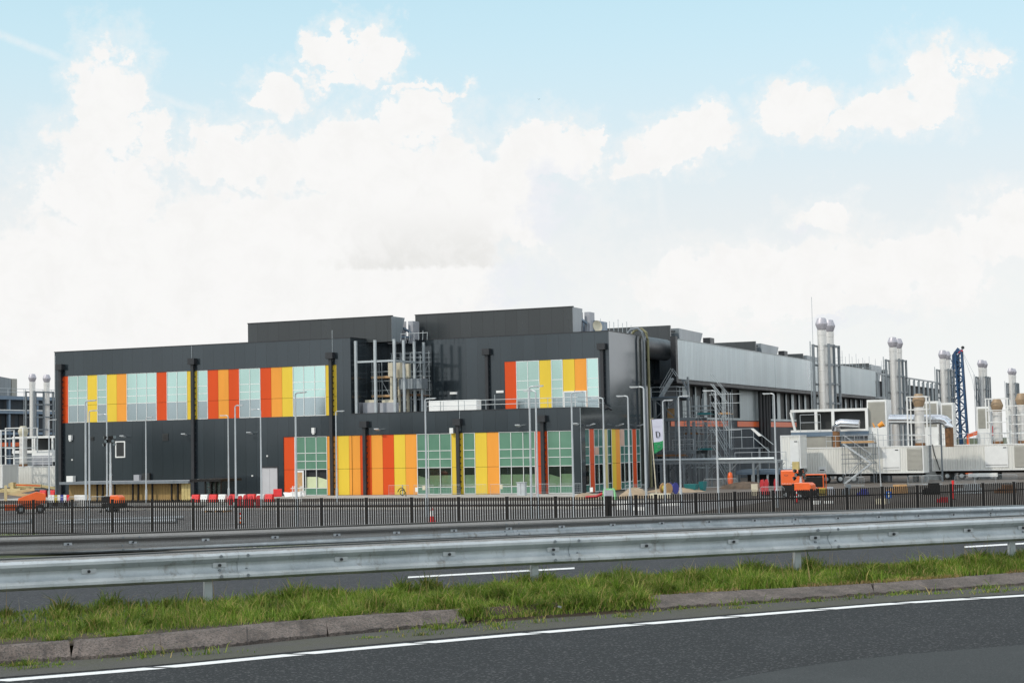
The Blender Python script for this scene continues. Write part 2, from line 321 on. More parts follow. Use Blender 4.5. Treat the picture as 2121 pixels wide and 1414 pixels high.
# ------------------------------------------------------------------ mesh helpers
WORLD = {}                                     # name -> world matrix of a thing or part
class MB:
    def __init__(s): s.v = []; s.f = []
    def add(s, vs, fs):
        o = len(s.v); s.v += [tuple(p) for p in vs]; s.f += [tuple(i+o for i in f) for f in fs]; return s
    def box(s, x0, y0, z0, x1, y1, z1):
        x0, x1 = min(x0, x1), max(x0, x1); y0, y1 = min(y0, y1), max(y0, y1); z0, z1 = min(z0, z1), max(z0, z1)
        return s.add([(x0,y0,z0),(x1,y0,z0),(x1,y1,z0),(x0,y1,z0),(x0,y0,z1),(x1,y0,z1),(x1,y1,z1),(x0,y1,z1)],
                     [(3,2,1,0),(4,5,6,7),(0,1,5,4),(1,2,6,5),(2,3,7,6),(3,0,4,7)])
    def cbox(s, c, sx, sy, sz, rz=0.):          # box by centre of its base, turned by rz
        c = Vector(c); a = Vector((math.cos(rz), math.sin(rz), 0)); b = Vector((-math.sin(rz), math.cos(rz), 0)); P = []
        for z in (0, sz):
            for i, j in ((-1,-1),(1,-1),(1,1),(-1,1)): P.append(c + a*(i*sx/2) + b*(j*sy/2) + Vector((0,0,z)))
        return s.add(P, [(3,2,1,0),(4,5,6,7),(0,1,5,4),(1,2,6,5),(2,3,7,6),(3,0,4,7)])
    def bar(s, p, q, w, h=None):                # rectangular bar between two points
        p, q = Vector(p), Vector(q); h = h or w; d = (q-p).normalized()
        up = Vector((0,0,1)) if abs(d.z) < .95 else Vector((0,1,0))
        a = d.cross(up).normalized()*(w/2); b = a.cross(d).normalized()*(h/2); P = []
        for o in (p, q):
            for i, j in ((-1,-1),(1,-1),(1,1),(-1,1)): P.append(o + a*i + b*j)
        return s.add(P, [(3,2,1,0),(4,5,6,7),(0,1,5,4),(1,2,6,5),(2,3,7,6),(3,0,4,7)])
    def tube(s, pts, r, n=8, r2=None, cap=True):
        pts = [Vector(p) for p in pts]; k = len(pts); V = []
        for i, p in enumerate(pts):
            d = (pts[min(i+1, k-1)]-pts[max(i-1, 0)]).normalized()
            up = Vector((0,0,1)) if abs(d.z) < .9 else Vector((0,1,0))
            a = d.cross(up).normalized(); b = a.cross(d).normalized()
            rr = r if r2 is None else r + (r2-r)*i/(k-1)
            V += [p + (a*math.cos(t) + b*math.sin(t))*rr for t in (6.28318*j/n for j in range(n))]
        F = [(i*n+j, i*n+(j+1)%n, (i+1)*n+(j+1)%n, (i+1)*n+j) for i in range(k-1) for j in range(n)]
        if cap: F += [tuple(range(n))[::-1], tuple((k-1)*n+j for j in range(n))]
        return s.add(V, F)
    def lathe(s, c, prof, n=20, axis='z'):      # prof: (radius, height) pairs
        c = Vector(c); V = []
        for r, h in prof:
            for j in range(n):
                t = 6.28318*j/n; x, y = r*math.cos(t), r*math.sin(t)
                V.append(c + (Vector((x, y, h)) if axis == 'z' else Vector((x, h, y)) if axis == 'y' else Vector((h, x, y))))
        k = len(prof); F = [(i*n+j, i*n+(j+1)%n, (i+1)*n+(j+1)%n, (i+1)*n+j) for i in range(k-1) for j in range(n)]
        F += [tuple(range(n))[::-1], tuple((k-1)*n+j for j in range(n))]
        return s.add(V, F)
    def prism(s, poly, vec):                    # polygon swept along vec
        poly = [Vector(p) for p in poly]; vec = Vector(vec); n = len(poly)
        return s.add(poly + [p+vec for p in poly], [tuple(range(n))[::-1], tuple(range(n, 2*n))] + [(i, (i+1) % n, (i+1) % n+n, i+n) for i in range(n)])
    def quad(s, a, b, c, d): return s.add([a, b, c, d], [(0,1,2,3)])
    def build(s, name, mat, parent=None, smooth=False, local=False, bevel=0.):
        me = bpy.data.meshes.new(name)
        v = s.v
        if parent is not None and not local:
            inv = WORLD[parent.name].inverted(); v = [tuple(inv @ Vector(p)) for p in v]
        me.from_pydata(v, [], s.f); me.validate(); me.materials.append(MAT[mat])
        if smooth:
            me.polygons.foreach_set('use_smooth', [True]*len(me.polygons))
            try: me.set_sharp_from_angle(angle=R_(38))
            except Exception: pass
        o = bpy.data.objects.new(name, me); C.objects.link(o)
        if parent is not None: o.parent = parent; WORLD[o.name] = WORLD[parent.name].copy()
        else: WORLD[o.name] = Matrix.Identity(4)
        if bevel:
            b = o.modifiers.new('bevel', 'BEVEL'); b.width = bevel; b.segments = 2; b.limit_method = 'ANGLE'
        return o
def tag(o, label=None, cat=None, group=None, kind=None):
    if label: o['label'] = label
    if cat: o['category'] = cat
    if group: o['group'] = group
    if kind: o['kind'] = kind
    return o
def thing(name, label, cat, loc=(0,0,0), rz=0., group=None):
    o = bpy.data.objects.new(name, None); C.objects.link(o); o.location = loc; o.rotation_euler = (0,0,rz); o.empty_display_size = .3
    WORLD[o.name] = Matrix.Translation(Vector(loc)) @ Matrix.Rotation(rz, 4, 'Z')
    return tag(o, label, cat, group)
def kids(o): return [c for c in C.objects if c.parent == o]
def copy_tree(o, loc, rz=0., label=None, group=None):
    r = o.copy(); C.objects.link(r); r.location = loc; r.rotation_euler = (0,0,rz)
    WORLD[r.name] = Matrix.Translation(Vector(loc)) @ Matrix.Rotation(rz, 4, 'Z')
    if label: r['label'] = label
    if group: r['group'] = group
    for ch in kids(o):
        c = ch.copy(); C.objects.link(c); c.parent = r
        for g in kids(ch): e = g.copy(); C.objects.link(e); e.parent = c
    return r
def struct(name, mb, mat, **k): return tag(mb.build(name, mat, **k), kind='structure')
def lab(o, text): o['label'] = text; return o

# ------------------------------------------------------------------ the ground, the roads, the bank
mb = MB(); mb.quad((-2500,-2500,-.35),(2500,-2500,-.35),(2500,4500,-.35),(-2500,4500,-.35)); struct('ground', mb, 'verge_ground')
mb = MB(); mb.quad((-330,72,-.004),(60,72,-.004),(60,480,-.004),(-330,480,-.004)); struct('yard', mb, 'yard_ground')
mb = MB(); mb.quad((-150,74,.004),(-36,74,.004),(-36,138.5,.004),(-150,138.5,.004)); struct('car_park', mb, 'car_park_paving')
mb = MB(); mb.box(-128, 148.6, -.1, -58, 155.0, .10); struct('pavement', mb, 'concrete_light')
yk = [pZ(0, 850, py).y for py in (1040.5, 1042.5, 1045, 1051.5, 1052.5, 1055)]
mb = MB(); mb.box(-122, yk[1], -.1, -46, yk[0], .10); mb.box(-122, yk[5], -.1, -46, yk[4], .10); struct('yard_kerb', mb, 'concrete_light')
mb = MB(); mb.quad((-122,yk[3],.010),(-46,yk[3],.010),(-46,yk[2],.010),(-122,yk[2],.010)); struct('soil_strip', mb, 'soil')
mb = MB()
for y in (92, 99, 109, 116, 126, 133):
    x = -128
    while x < -42:
        if random.random() < .86: mb.quad((x,y,.012),(x+2.2,y,.012),(x+2.2,y+.22,.012),(x,y+.22,.012))
        x += 2.6
for x in range(-126, -42, 5):
    for y0, y1 in ((93, 98.6), (110, 115.6), (127, 132.6)):
        mb.quad((x,y0,.016),(x+.14,y0,.016),(x+.14,y1,.016),(x,y1,.016))
struct('parking_markings', mb, 'road_paint')

def curve(pts, z, ext=(14., 26.)):               # plan curve through photo points on height z, carried on past both ends
    P = [pZ(zz, x, y) for (x, y), zz in zip(pts, z if isinstance(z, (list, tuple)) else [z]*len(pts))]
    def far(a, b, c, L):
        d1 = (b-a).normalized(); out = []; p = a; d0 = (c-b).normalized()
        turn = math.atan2(d1.x*d0.y-d1.y*d0.x, d1.dot(d0))*.5
        for i in range(6):
            d1 = Matrix.Rotation(-turn*.2, 3, 'Z') @ d1; p = p - d1*(L/6); out.append(p)
        return out[::-1]
    return far(P[0], P[1], P[2], ext[0]) + P + far(P[-1], P[-2], P[-3], ext[1])[::-1]
def resample(P, step):
    P = [Vector(p) for p in P]; out = [P[0]]; acc = 0.
    # Catmull-Rom, then even steps
    Q = []
    for i in range(len(P)-1):
        a, b, c, d = P[max(i-1,0)], P[i], P[i+1], P[min(i+2,len(P)-1)]
        for k in range(16):
            t = k/16; Q.append(.5*((2*b)+(c-a)*t+(2*a-5*b+4*c-d)*t*t+(3*b-3*c+d-a)*t**3))
    Q.append(P[-1]); out = [Q[0]]; need = step; last = Q[0]
    for q in Q[1:]:
        L = (q-last).length
        while L >= need:
            last = last + (q-last)*(need/L); out.append(last.copy()); L = (q-last).length; need = step
        need -= L; last = q
    return out
def dirs(P): return [(P[min(i+1,len(P)-1)]-P[max(i-1,0)]).normalized() for i in range(len(P))]
def nrm(d): return Vector((d.y, -d.x, 0)).normalized()     # to the right of the direction of travel: towards the camera
def strip(A, B, na=1):
    n = min(len(A), len(B)); mb = MB(); V = []
    for i in range(n): V += [A[i], B[i]]
    return mb.add(V, [(2*i, 2*i+1, 2*i+3, 2*i+2) for i in range(n-1)])
def offs(P, d, dz=0.): return [p + nrm(t)*d + Vector((0,0,dz)) for p, t in zip(P, dirs(P))]
def setz(P, z): return [Vector((p.x, p.y, z)) for p in P]
def evenly(P, n):
    L = [0.]
    for a, b in zip(P, P[1:]): L.append(L[-1]+(b-a).length)
    out = []; j = 0
    for i in range(n):
        s = L[-1]*i/(n-1)
        while j < len(P)-2 and L[j+1] < s: j += 1
        t = (s-L[j])/max(1e-6, L[j+1]-L[j]); out.append(P[j].lerp(P[j+1], min(1, max(0, t))))
    return out
ZR = 3.2
line = resample(curve([(20,1408),(325,1383),(615,1355),(868,1332),(1105,1311),(1320,1293),(1515,1277),(1700,1262),(1865,1249),(2121,1233)], ZR), .25)
kerb_lo = resample(curve([(0,1377),(330,1354),(673,1319),(965,1293),(1353,1266),(1400,1261),(1808,1233),(2121,1212)], ZR), .25)
kerb_hi = resample(curve([(0,1341),(330,1316),(673,1284),(965,1264),(1353,1236),(1400,1233),(1808,1211),(2121,1188)], [ZR+k for k in (.13,.125,.12,.11,.075,.07,.06,.06)]), .25)
NS = 320
kl, kh = evenly(kerb_lo, NS), evenly(kerb_hi, NS)
near = offs(evenly(line, NS), 16.)
near = [p + Vector((.79, -.61, 0))*17. for p in kl]; road = strip(offs(kl, -.25), near); struct('road', road, 'asphalt_coarse')
# the smoother lane nearer the camera
lane = resample(curve([(1300,1450),(1470,1415),(1620,1386),(1808,1361),(2121,1334)], ZR+.004, (14., 14.)), .25)
struct('road_lane', strip(setz(evenly(lane, 80), ZR+.004), setz(offs(evenly(lane, 80), 4.5), ZR+.004)), 'asphalt_smooth')
# white edge line, laid in lengths with slanted gaps
cuts = [-700, -330, -20, 322, 612, 866, 1103, 1318, 1513, 1698, 1866, 2015, 2160, 2300, 2430, 2560, 2680, 2800, 2920, 3050, 3180, 3320, 3480, 3660]
def near_i(P, x):
    best, bi = 1e9, 0
    for i, p in enumerate(P):
        d = p-EYE; w = d.dot(CF)
        if w < 2: continue
        e = abs(PW/2 + FL*d.dot(CR)/w - x)
        if e < best: best, bi = e, i
    return bi
mb = MB(); fine = resample(line, .02)
for a, b in zip(cuts, cuts[1:]):
    ia, ib = near_i(fine, a), near_i(fine, b)
    seg = fine[ia:ib+4]
    if len(seg) < 6: continue
    sk = 7
    A = offs(seg, -.085)[:-sk]; B = offs(seg, .085)[sk:]
    n = min(len(A), len(B)); V = []
    for i in range(n): V += [A[i]+Vector((0,0,.004)), B[i]+Vector((0,0,.004))]
    mb.add(V, [(2*i, 2*i+1, 2*i+3, 2*i+2) for i in range(n-1)])
struct('road_edge_line', mb, 'road_paint')
# gritty strip between line and kerb
struct('road_gutter', strip(setz(offs(kl, -.02), ZR+.004), setz([p.lerp(min(line, key=lambda w: (w-p).length_squared), .80) for p in offs(kl, -.02)], ZR+.004)), 'gutter_grit')

# guard rail lines in plan
rail_a = resample(curve([(0,1162),(350,1147),(700,1131),(1050,1116),(1400,1102),(1760,1086),(2121,1070)], 3.9), .1)
RB = [(0,1113.5,30.),(350,1104,31.5),(700,1092,33.2),(1050,1080,35.1),(1400,1068.5,37.3),(1760,1059,39.9),(2121,1048.6,43.)]
rb = [pD(D, x, y) for x, y, D in RB]
rail_b = resample([rb[0]-(rb[1]-rb[0])*1.0] + rb + [rb[-1]+(rb[-1]-rb[-2])*2, rb[-1]+(rb[-1]-rb[-2])*4], .1)
ra, rbb = evenly(rail_a, NS), evenly(rail_b, NS)
med_far = setz(offs(ra, -.55), ZR+.02)
khd = evenly(kerb_hi, NS)
mb = strip(offs(khd, -.35, -.005), offs(khd, .03, -.02))
m2 = strip(med_far, offs(khd, -.35, -.005)); mb.add(m2.v, m2.f)
struct('median_strip', mb, 'median_soil')
fr_near = setz(offs(ra, -.5), ZR-.02); fr_far = [Vector((p.x, p.y, p.z-.80)) for p in offs(rbb, -.4)]
FR = [[a.lerp(b, t/12) for a, b in zip(fr_near, fr_far)] for t in range(13)]
mb = MB()
for i in range(12):
    q = strip(FR[i+1], FR[i]); mb.add(q.v, q.f)
far_road = struct('far_road', mb, 'asphalt_far')
bpy.context.view_layer.update()
def drop(obj, x, y, dz=.006):                   # where the ray through a photo point meets an object
    d = ray(x, y).normalized(); ok, p, n, i = obj.ray_cast(EYE, d)
    return p + Vector((0,0,dz)) if ok else None
mb = MB()
for (xa, ya), (xb, yb) in (((845,1195.5),(1190,1176.5)),((1998,1132.5),(2330,1113))):
    n = 14; V = []
    for i in range(n+1):
        x = xa+(xb-xa)*i/n; y = ya+(yb-ya)*i/n
        p, q = drop(far_road, x, y-1.6), drop(far_road, x, y+1.6)
        if p and q: V += [p, q]
    mb.add(V, [(2*i, 2*i+1, 2*i+3, 2*i+2) for i in range(len(V)//2-1)])
struct('lane_marking', mb, 'road_paint')
# bank falling from the far road to the yard
top = [Vector((p.x, p.y, p.z-.82)) for p in offs(rbb, -.38)]
mid = [Vector((p.x, p.y, p.z-1.0)) for p in offs(rbb, -5.)]
foot = []
for p in mid:
    foot.append(Vector((p.x-13, p.y+13, -.3)))
mb = strip(mid, top); q = strip(foot, mid); mb.add(q.v, q.f); struct('embankment', mb, 'verge_ground')
# land behind the camera
nb = setz(near, ZR-.02)
mb = strip(nb, [Vector((p.x+130, p.y-140, 1.5)) for p in nb]); struct('verge', mb, 'verge_ground')

# ------------------------------------------------------------------ kerb stones
kf_lo, kf_hi = resample(kerb_lo, .05), resample(kerb_hi, .05)
mids = [(-430,-209),(-208,-39),(-38,152),(153,332),(333,512),(513,680),(683,965),(1350,1528),(1532,1808),(1810,2052),(2054,2300),(2302,2520),(2522,2760),(2762,3010),(3012,3300)]
kn = ['left of the frame', 'cut by the left edge of the picture', 'first whole stone from the left', 'second whole stone from the left', 'third whole stone from the left',
      'just left of the weedy open joint', 'the one ending at the weedy gap', 'the one starting right of the weedy gap', 'with a weedy joint at its left end', 'second from the right picture edge', 'at the right picture edge', 'beyond the right edge', 'farther beyond the right edge', 'third beyond the right edge', 'fourth beyond the right edge']
for k, ((a, b), w) in enumerate(zip(mids, kn)):
    ia, ib = near_i(kf_lo, a), near_i(kf_lo, b); ja, jb = near_i(kf_hi, a-4), near_i(kf_hi, b-4)
    if ib-ia < 4: continue
    n = 30; A = evenly(kf_lo[ia:ib+1], n); B = evenly(kf_hi[ja:jb+1], n); V = []
    for i in range(n):
        d = nrm(dirs(A)[i]); j = [Vector((random.uniform(-.008,.008), random.uniform(-.008,.008), random.uniform(-.010,.008))) for _ in range(4)]
        V += [Vector((A[i].x, A[i].y, ZR-.1)), A[i]+Vector((0,0,.035))+j[0], A[i].lerp(B[i], .8)+Vector((0,0,.035))+j[1], B[i]+Vector((0,0,.02))+j[2], B[i]-d*.10+Vector((0,0,.015)), Vector((B[i].x-d.x*.1, B[i].y-d.y*.1, ZR-.1))]
    F = [(i*6+s, i*6+(s+1) % 6, (i+1)*6+(s+1) % 6, (i+1)*6+s) for i in range(n-1) for s in range(6)] + [(5,4,3,2,1,0), tuple((n-1)*6+s for s in range(6))]
    o = MB().add(V, F).build('kerb_stone', 'kerb_concrete', smooth=True)
    tag(o, 'weathered sloping concrete kerb stone along the grass, '+w, 'kerb stone', 'kerb stones along the median')

ga, gb = [evenly(P[near_i(P, 955):near_i(P, 1362)], 30) for P in (kf_lo, kf_hi)]
struct('median_soil', strip([p+Vector((0,0,.02)) for p in gb], [p-Vector((0,0,.01)) for p in ga]), 'median_soil')
# ------------------------------------------------------------------ guard rails
PROF = [(.020,.760),(.052,.742),(.083,.712),(.083,.682),(.048,.650),(.012,.628),(.006,.600),(.012,.560),(.050,.520),(.083,.498),(.083,.470),(.045,.445),(.030,.438)]
def rail_beam(P, T, base, flip=1, th=.008):
    mb = MB(); n = len(P); k = len(PROF); V = []
    for p, t in zip(P, T):
        r = nrm(t)*flip
        for d, h in PROF: V.append(p + r*d + Vector((0,0,h-.75)))
        for d, h in PROF[::-1]: V.append(p + r*(d-th) + Vector((0,0,h-.75-(.004 if h > .7 else 0))))
    m = 2*k; F = [(i*m+s, (i+1)*m+s, (i+1)*m+(s+1) % m, i*m+(s+1) % m) for i in range(n-1) for s in range(m)]
    F += [tuple(range(m)), tuple((n-1)*m+s for s in range(m))[::-1]]
    return mb.add(V, F)
def guard_rail(name, label, P, joints, posts, plates, double, span, dirty):
    i0, i1 = near_i(P, span[0]), near_i(P, span[1])
    o0 = P[(i0+i1)//2]; zt = o0.z
    root = thing(name, label, 'guard rail', (o0.x, o0.y, zt-.75))
    # local frame keeps z = height over the foot of the rail at its middle
    T = dirs(P)
    J = [near_i(P, x) for x in joints]; J = [i0] + [j for j in J if i0+5 < j < i1-5] + [i1]
    for a, b in zip(J, J[1:]):
        idx = list(range(a, b+3, 4));
        if idx[-1] != min(b+3, len(P)-1): idx.append(min(b+3, len(P)-1))
        sub = [P[i] + nrm(T[i])*(.012 if k < 2 else 0.) for k, i in enumerate(idx)]
        rail_beam(sub, [T[i] for i in idx], zt).build('rail_section', 'rail_zinc', root, smooth=True)
    for x in posts:
        i = near_i(P, x); p, t = P[i], T[i]; q = p - nrm(t)*.10
        m_ = MB(); a = math.atan2(t.y, t.x); m_.cbox((q.x, q.y, q.z-1.15), .085, .06, 1.05, a); m_.build('post', 'galvanised', root)
    for x in plates:
        bo = MB(); i = near_i(P, x); p, t = P[i], T[i]; r = nrm(t); a = math.atan2(t.y, t.x)
        c = p + r*.016 + Vector((0,0,-.165)); bo.cbox((c.x, c.y, c.z), .15, .012, .05, a)
        bp_ = bo.build('bolt_plate', 'lamp_pole_grey', root); bo = MB()
        hd = c + r*.008 + Vector((0,0,.022)); bo.tube([hd, hd+r*.022], .017, 8); bo.build('bolt', 'dark_steel', bp_)
    for x in joints:
        i = near_i(P, x)
        for di in (-2, 1):
            p, t = P[min(len(P)-1, max(0, i+di))], T[i]; r = nrm(t)
            for dz, dd in ((-.045, .083), (-.20, .014), (-.262, .086)):
                bo = MB(); h = p + r*dd + Vector((0,0,dz)); bo.tube([h, h+r*.018], .018, 8); bo.build('joint_bolt', 'galvanised_dark', root)
    if double:
        idx = list(range(i0, i1, 6)); rear = [P[i] - nrm(T[i])*double for i in idx]
        rail_beam(rear, [T[i] for i in idx], zt, -1).build('rear_rail', 'rail_zinc', root, smooth=True)
        for x in plates:
            sp = MB()
            i = near_i(P, x); p, t = P[i], T[i]; r = nrm(t); a = p + Vector((0,0,-.09)); sp.bar(a - r*.01, a - r*(double-.01), .06, .12)
            sp.bar(a + t*.45 + Vector((0,0,.05)), a - r*(double-.01) + Vector((0,0,.05)), .05, .02); sp.build('spacer', 'galvanised', root)
    return root
guard_rail('guard_rail', 'near galvanised double-wave guard rail standing in the grass of the median', rail_a, (-560,-80,488,1178,1709,2140), (-150,432,1118,1655,2101,2480,2810,3110),
           (-500,-330,-90,176,457,706,937,1147,1343,1522,1692,1848,1998,2110,2240,2370,2500), .34, (-900,3600), 1)
guard_rail('guard_rail', 'far galvanised guard rail with spacer bars, beyond the second road below the black fence', rail_b, (275,1060,1655,2060), (),
           (-60,135,280,428,566,700,824,942,1056,1165,1270,1370,1466,1558,1648,1735,1818,1898,1975,2050,2122,2195,2265), .75, (-260,3000), 0)
# ------------------------------------------------------------------ the boundary fence
FH = 2.25
FY = 81.6
def fence(name, label, a, b, post_s, dbl=None):
    a, b = Vector(a), Vector(b); L = (b-a).length; d = (b-a)/L; ang = math.atan2(d.y, d.x)
    root = thing(name, label, 'fence', a)
    n = len(post_s)
    for s in post_s:
        p = a + d*s; MB().cbox((p.x, p.y, -.3), .16, .10, FH+.34, ang).build('post', 'black_steel', root)
    for s0, s1 in zip(post_s, post_s[1:]):
        m_ = MB(); k = max(3, round((s1-s0-.16)/.138)); st = (s1-s0-.16)/k
        for i in range(k+1):
            if i in (0, k): continue
            p = a + d*(s0+.08+i*st); m_.cbox((p.x, p.y, .06), .078, .03, FH-.06+random.uniform(-.006,.006), ang)
        m_.build('pale_panel', 'black_steel', root)
        nn = Vector((-d.y, d.x, 0))*.035
        for z in (.30, FH-.42): r = MB(); r.bar(a+d*(s0+.08)+nn+Vector((0,0,z)), a+d*(s1-.08)+nn+Vector((0,0,z)), .035, .06); r.build('fence_rail', 'black_steel', root)
    return root
def sx(px, a, d):                              # distance along a fence line to a photo column
    a = Vector(a); d = Vector(d); v = ray(px, 1030); v.z = 0
    den = v.x*d.y - v.y*d.x; return -(v.x*a.y - v.y*a.x)/den if False else (a.y*v.x - a.x*v.y)/(v.y*d.x - v.x*d.y)
A0 = Vector((pY(FY, -420, 1036).x, FY, 0)); dA = (1, 0, 0)
pa = [-345,-262,-178,-95,-12,69,149.5,232.7,315,400,488.5,576,665.7,758.7,852.5,949.8,1049.8,1150.5,1256]
sa = [sx(x, A0, dA) for x in pa]; CORN = A0 + Vector((sa[-1], 0, 0))
fence('fence', 'long black pale fence parallel to the building, left of the corner post', A0, CORN, sa)
B1 = pZ(FH, 2101, 998.5); B1.z = 0; CB = CORN + Vector((.15, .12, 0)); dB = (B1-CB).normalized()
pb = [1317,1358,1441,1522,1601.5,1681,1754.5,1828,1900.5,1970,2037,2101,2163]
sb = [.0] + [sx(x, CB, dB) for x in pb]; sb += [sb[-1]+(sb[-1]-sb[-2])*k for k in range(1, 13)]
fence('fence', 'black pale fence running away to the right from the corner post', CB, CB+dB*sb[-1], sb)

# ------------------------------------------------------------------ lamp posts
def lamp_proto():
    root = thing('lamp_post', 'x', 'lamp post', (0,0,0))
    MB().tube([(0,0,0),(0,0,1.35)], .11, 12).build('base', 'lamp_pole_grey', root, smooth=True, local=True)
    MB().tube([(0,0,1.3),(0,0,8.3)], .075, 12, .05).build('pole', 'lamp_pole_grey', root, smooth=True, local=True)
    MB().tube([(0,0,8.28),(.05,0,8.38),(.2,0,8.42),(.35,0,8.42)], .045, 8).build('arm', 'lamp_pole_grey', root, smooth=True, local=True)
    h = MB(); h.prism([(.30,-.11,8.39),(.30,.11,8.39),(.9,.08,8.41),(.9,-.08,8.41)], (0,0,.07)); hd = h.build('lamp_head', 'lamp_pole_grey', root, local=True)
    g = MB(); g.box(.42,-.07,8.372,.84,.07,8.388); g.build('lens', 'white_plastic', hd, local=True)
    return root
LP = [(102,869,1,'short one left of the building, in front of the white container'),
      (178,829.5,1,'leftmost tall one, in front of the left end windows'),(185.5,850,1,'second of the close pair at the left end'),
      (222,857,-1,'behind the telescopic light mast'),(303,864,1,'thin one rising behind the timber shelter roof'),
      (474,859.6,-1,'thin one left of a taller post, before the red upper panels'),(489,839,1,'tall one before the upper red and orange panels'),
      (541.7,846.5,-1,'in front of the pale double door'),(615,812.6,1,'tall one in front of the boarded green entrance window'),
      (698,851,1,'shorter one before the lower yellow panel'),(884.5,825,1,'tall one left of the white box on the terrace'),
      (1102,799.5,1,'thick left one of the tall close pair in the middle'),(1115,808,-1,'thin right one of the tall close pair in the middle'),
      (1189,812,1,'at the right edge of the lower green windows'),(1254,823,-1,'in front of the pale yellow side strip'),
      (1306,819,-1,'in front of the last red side strip'),(1340,800,-1,'left of the white flag with its head pointing left'),
      (1378,828.6,1,'just right of the white flag'),(1411,820,1,'before the scaffolded platform'),
      (1489,808,-1,'before the stair scaffold with its head pointing left'),(1610,814,-1,'in front of the small white container')]
lp0 = lamp_proto()
for i, (x, y, s, w) in enumerate(LP):
    D = 3.42*FL/(hor(x)-y); p = gnd(x, D)
    t = 'slim grey lamp post ' + w
    rz = math.radians(-6) + (0 if s > 0 else math.pi) + random.uniform(-.15, .15)
    if i == 0: lp0.location = p; lp0.rotation_euler = (0,0,rz); lp0['label'] = t; lp0['group'] = 'lamp posts in the yard'
    else: copy_tree(lp0, p, rz, t, 'lamp posts in the yard')

# ------------------------------------------------------------------ the building
YF = 155.2; XL = -124.49; XM = -86.0; XR = -60.18; YU = 163.63; ZT = 16.57; ZL = 8.57
B = thing('data_centre', 'long anthracite building with striped red, orange and yellow panels and roof plant screens', 'building', (-92, 158, 0))
def wall_y(mb, y, x0, x1, z0, z1, holes, dep):   # wall facing -Y with openings
    xs = sorted({x0, x1, *[h[0] for h in holes], *[h[1] for h in holes]}); zs = sorted({z0, z1, *[h[2] for h in holes], *[h[3] for h in holes]})
    for xa, xb in zip(xs, xs[1:]):
        for za, zb in zip(zs, zs[1:]):
            cx, cz = (xa+xb)/2, (za+zb)/2
            if any(h[0] < cx < h[1] and h[2] < cz < h[3] for h in holes): continue
            mb.quad((xa,y,za),(xb,y,za),(xb,y,zb),(xa,y,zb))
    for a, b, c, d in holes:
        mb.quad((a,y,c),(a,y+dep,c),(a,y+dep,d),(a,y,d)); mb.quad((b,y,c),(b,y,d),(b,y+dep,d),(b,y+dep,c))
        mb.quad((a,y,d),(a,y+dep,d),(b,y+dep,d),(b,y,d)); mb.quad((a,y,c),(b,y,c),(b,y+dep,c),(a,y+dep,c))
        mb.quad((a,y+dep,c),(b,y+dep,c),(b,y+dep,d),(a,y+dep,d))
def wall_x(mb, x, y0, y1, z0, z1, holes, dep):   # wall facing +X with openings
    t = MB(); wall_y(t, 0, y0, y1, z0, z1, holes, dep)
    mb.add([(x-p[1], p[0], p[2]) for p in t.v], t.f)
UB = [(-123.98, -87.72), (8.50, 13.82)]          # upper band: x range, z range
e0 = pY(YF, 588, 1000).x; e1 = pY(YF, 1185.6, 960).x
GB = [(e0, e1), (.12, 6.33)]
SB = [(pX(XR, 1213.2, 950).y, pX(XR, 1327.8, 950).y), (.14, 6.45)]
TB = [(pY(YU, 1045.6, 800).x, pY(YU, 1240.3, 800).x), (8.62, pY(YU, 1100, 746.8).z)]
dx0, dx1 = pY(YF, 540.5, 1000).x, pY(YF, 575.5, 1000).x
YD = pX(XR, 1336, 694).y                          # far end of the right block's side
HX = -62.2                                       # the hall's long wall
w = MB(); DEP = .42
wall_y(w, YF, XL, XM, 0, ZT, [(UB[0][0],UB[0][1],UB[1][0],UB[1][1]), (GB[0][0],XM-.001,GB[1][0],GB[1][1]), (dx0,dx1,.1,3.2)], DEP)
wall_y(w, YF, XM, XR, 0, ZL, [(XM+.001,GB[0][1],GB[1][0],GB[1][1])], DEP)
w.quad((XL,YF,0),(XL,YF,ZT),(XL,215,ZT),(XL,215,0))
w.quad((XM,YF,ZL-.6),(XM,YU,ZL-.6),(XM,YU,ZT),(XM,YF,ZT))
wall_y(w, YU, XM, XR, ZL-.6, ZT, [(TB[0][0],TB[0][1],TB[1][0],TB[1][1])], .25)
wall_x(w, XR, YF, YU, 0, ZL, [(max(SB[0][0],YF+.3),YU-.001,SB[1][0],SB[1][1])], DEP)
wall_x(w, XR, YU, YD, 0, ZT, [(YU+.001,SB[0][1],SB[1][0],SB[1][1])], DEP)
w.quad((XR,YD,0),(XR-2.6,YD,0),(XR-2.6,YD,ZT),(XR,YD,ZT)); 
w.quad((XR-2.6,YD,0),(XR-2.6,186,0),(XR-2.6,186,ZT),(XR-2.6,YD,ZT))
w.build('cladding_wall', 'anthracite_cladding', B)
r = MB(); r.quad((XL,YF,ZT-.35),(XM,YF,ZT-.35),(XM,215,ZT-.35),(XL,215,ZT-.35)); r.quad((XM,YU,ZT-.35),(XR,YU,ZT-.35),(XR,YD,ZT-.35),(XM,YD,ZT-.35))
r.quad((XM,YF,ZL-.55),(XR,YF,ZL-.55),(XR,YU,ZL-.55),(XM,YU,ZL-.55)); r.quad((XM,YD,ZT-.35),(XR-2.6,YD,ZT-.35),(XR-2.6,215,ZT-.35),(XM,215,ZT-.35)); r.build('roof', 'grey_box', B)
c = MB()                                          # metal copings
c.box(XL-.04,YF-.05,ZT,XM+.04,YF+.35,ZT+.09); c.box(XM-.3,YF+.35,ZT,XM+.04,YU-.05,ZT+.088); c.box(XM+.04,YU-.05,ZT,XR+.05,YU+.35,ZT+.09)
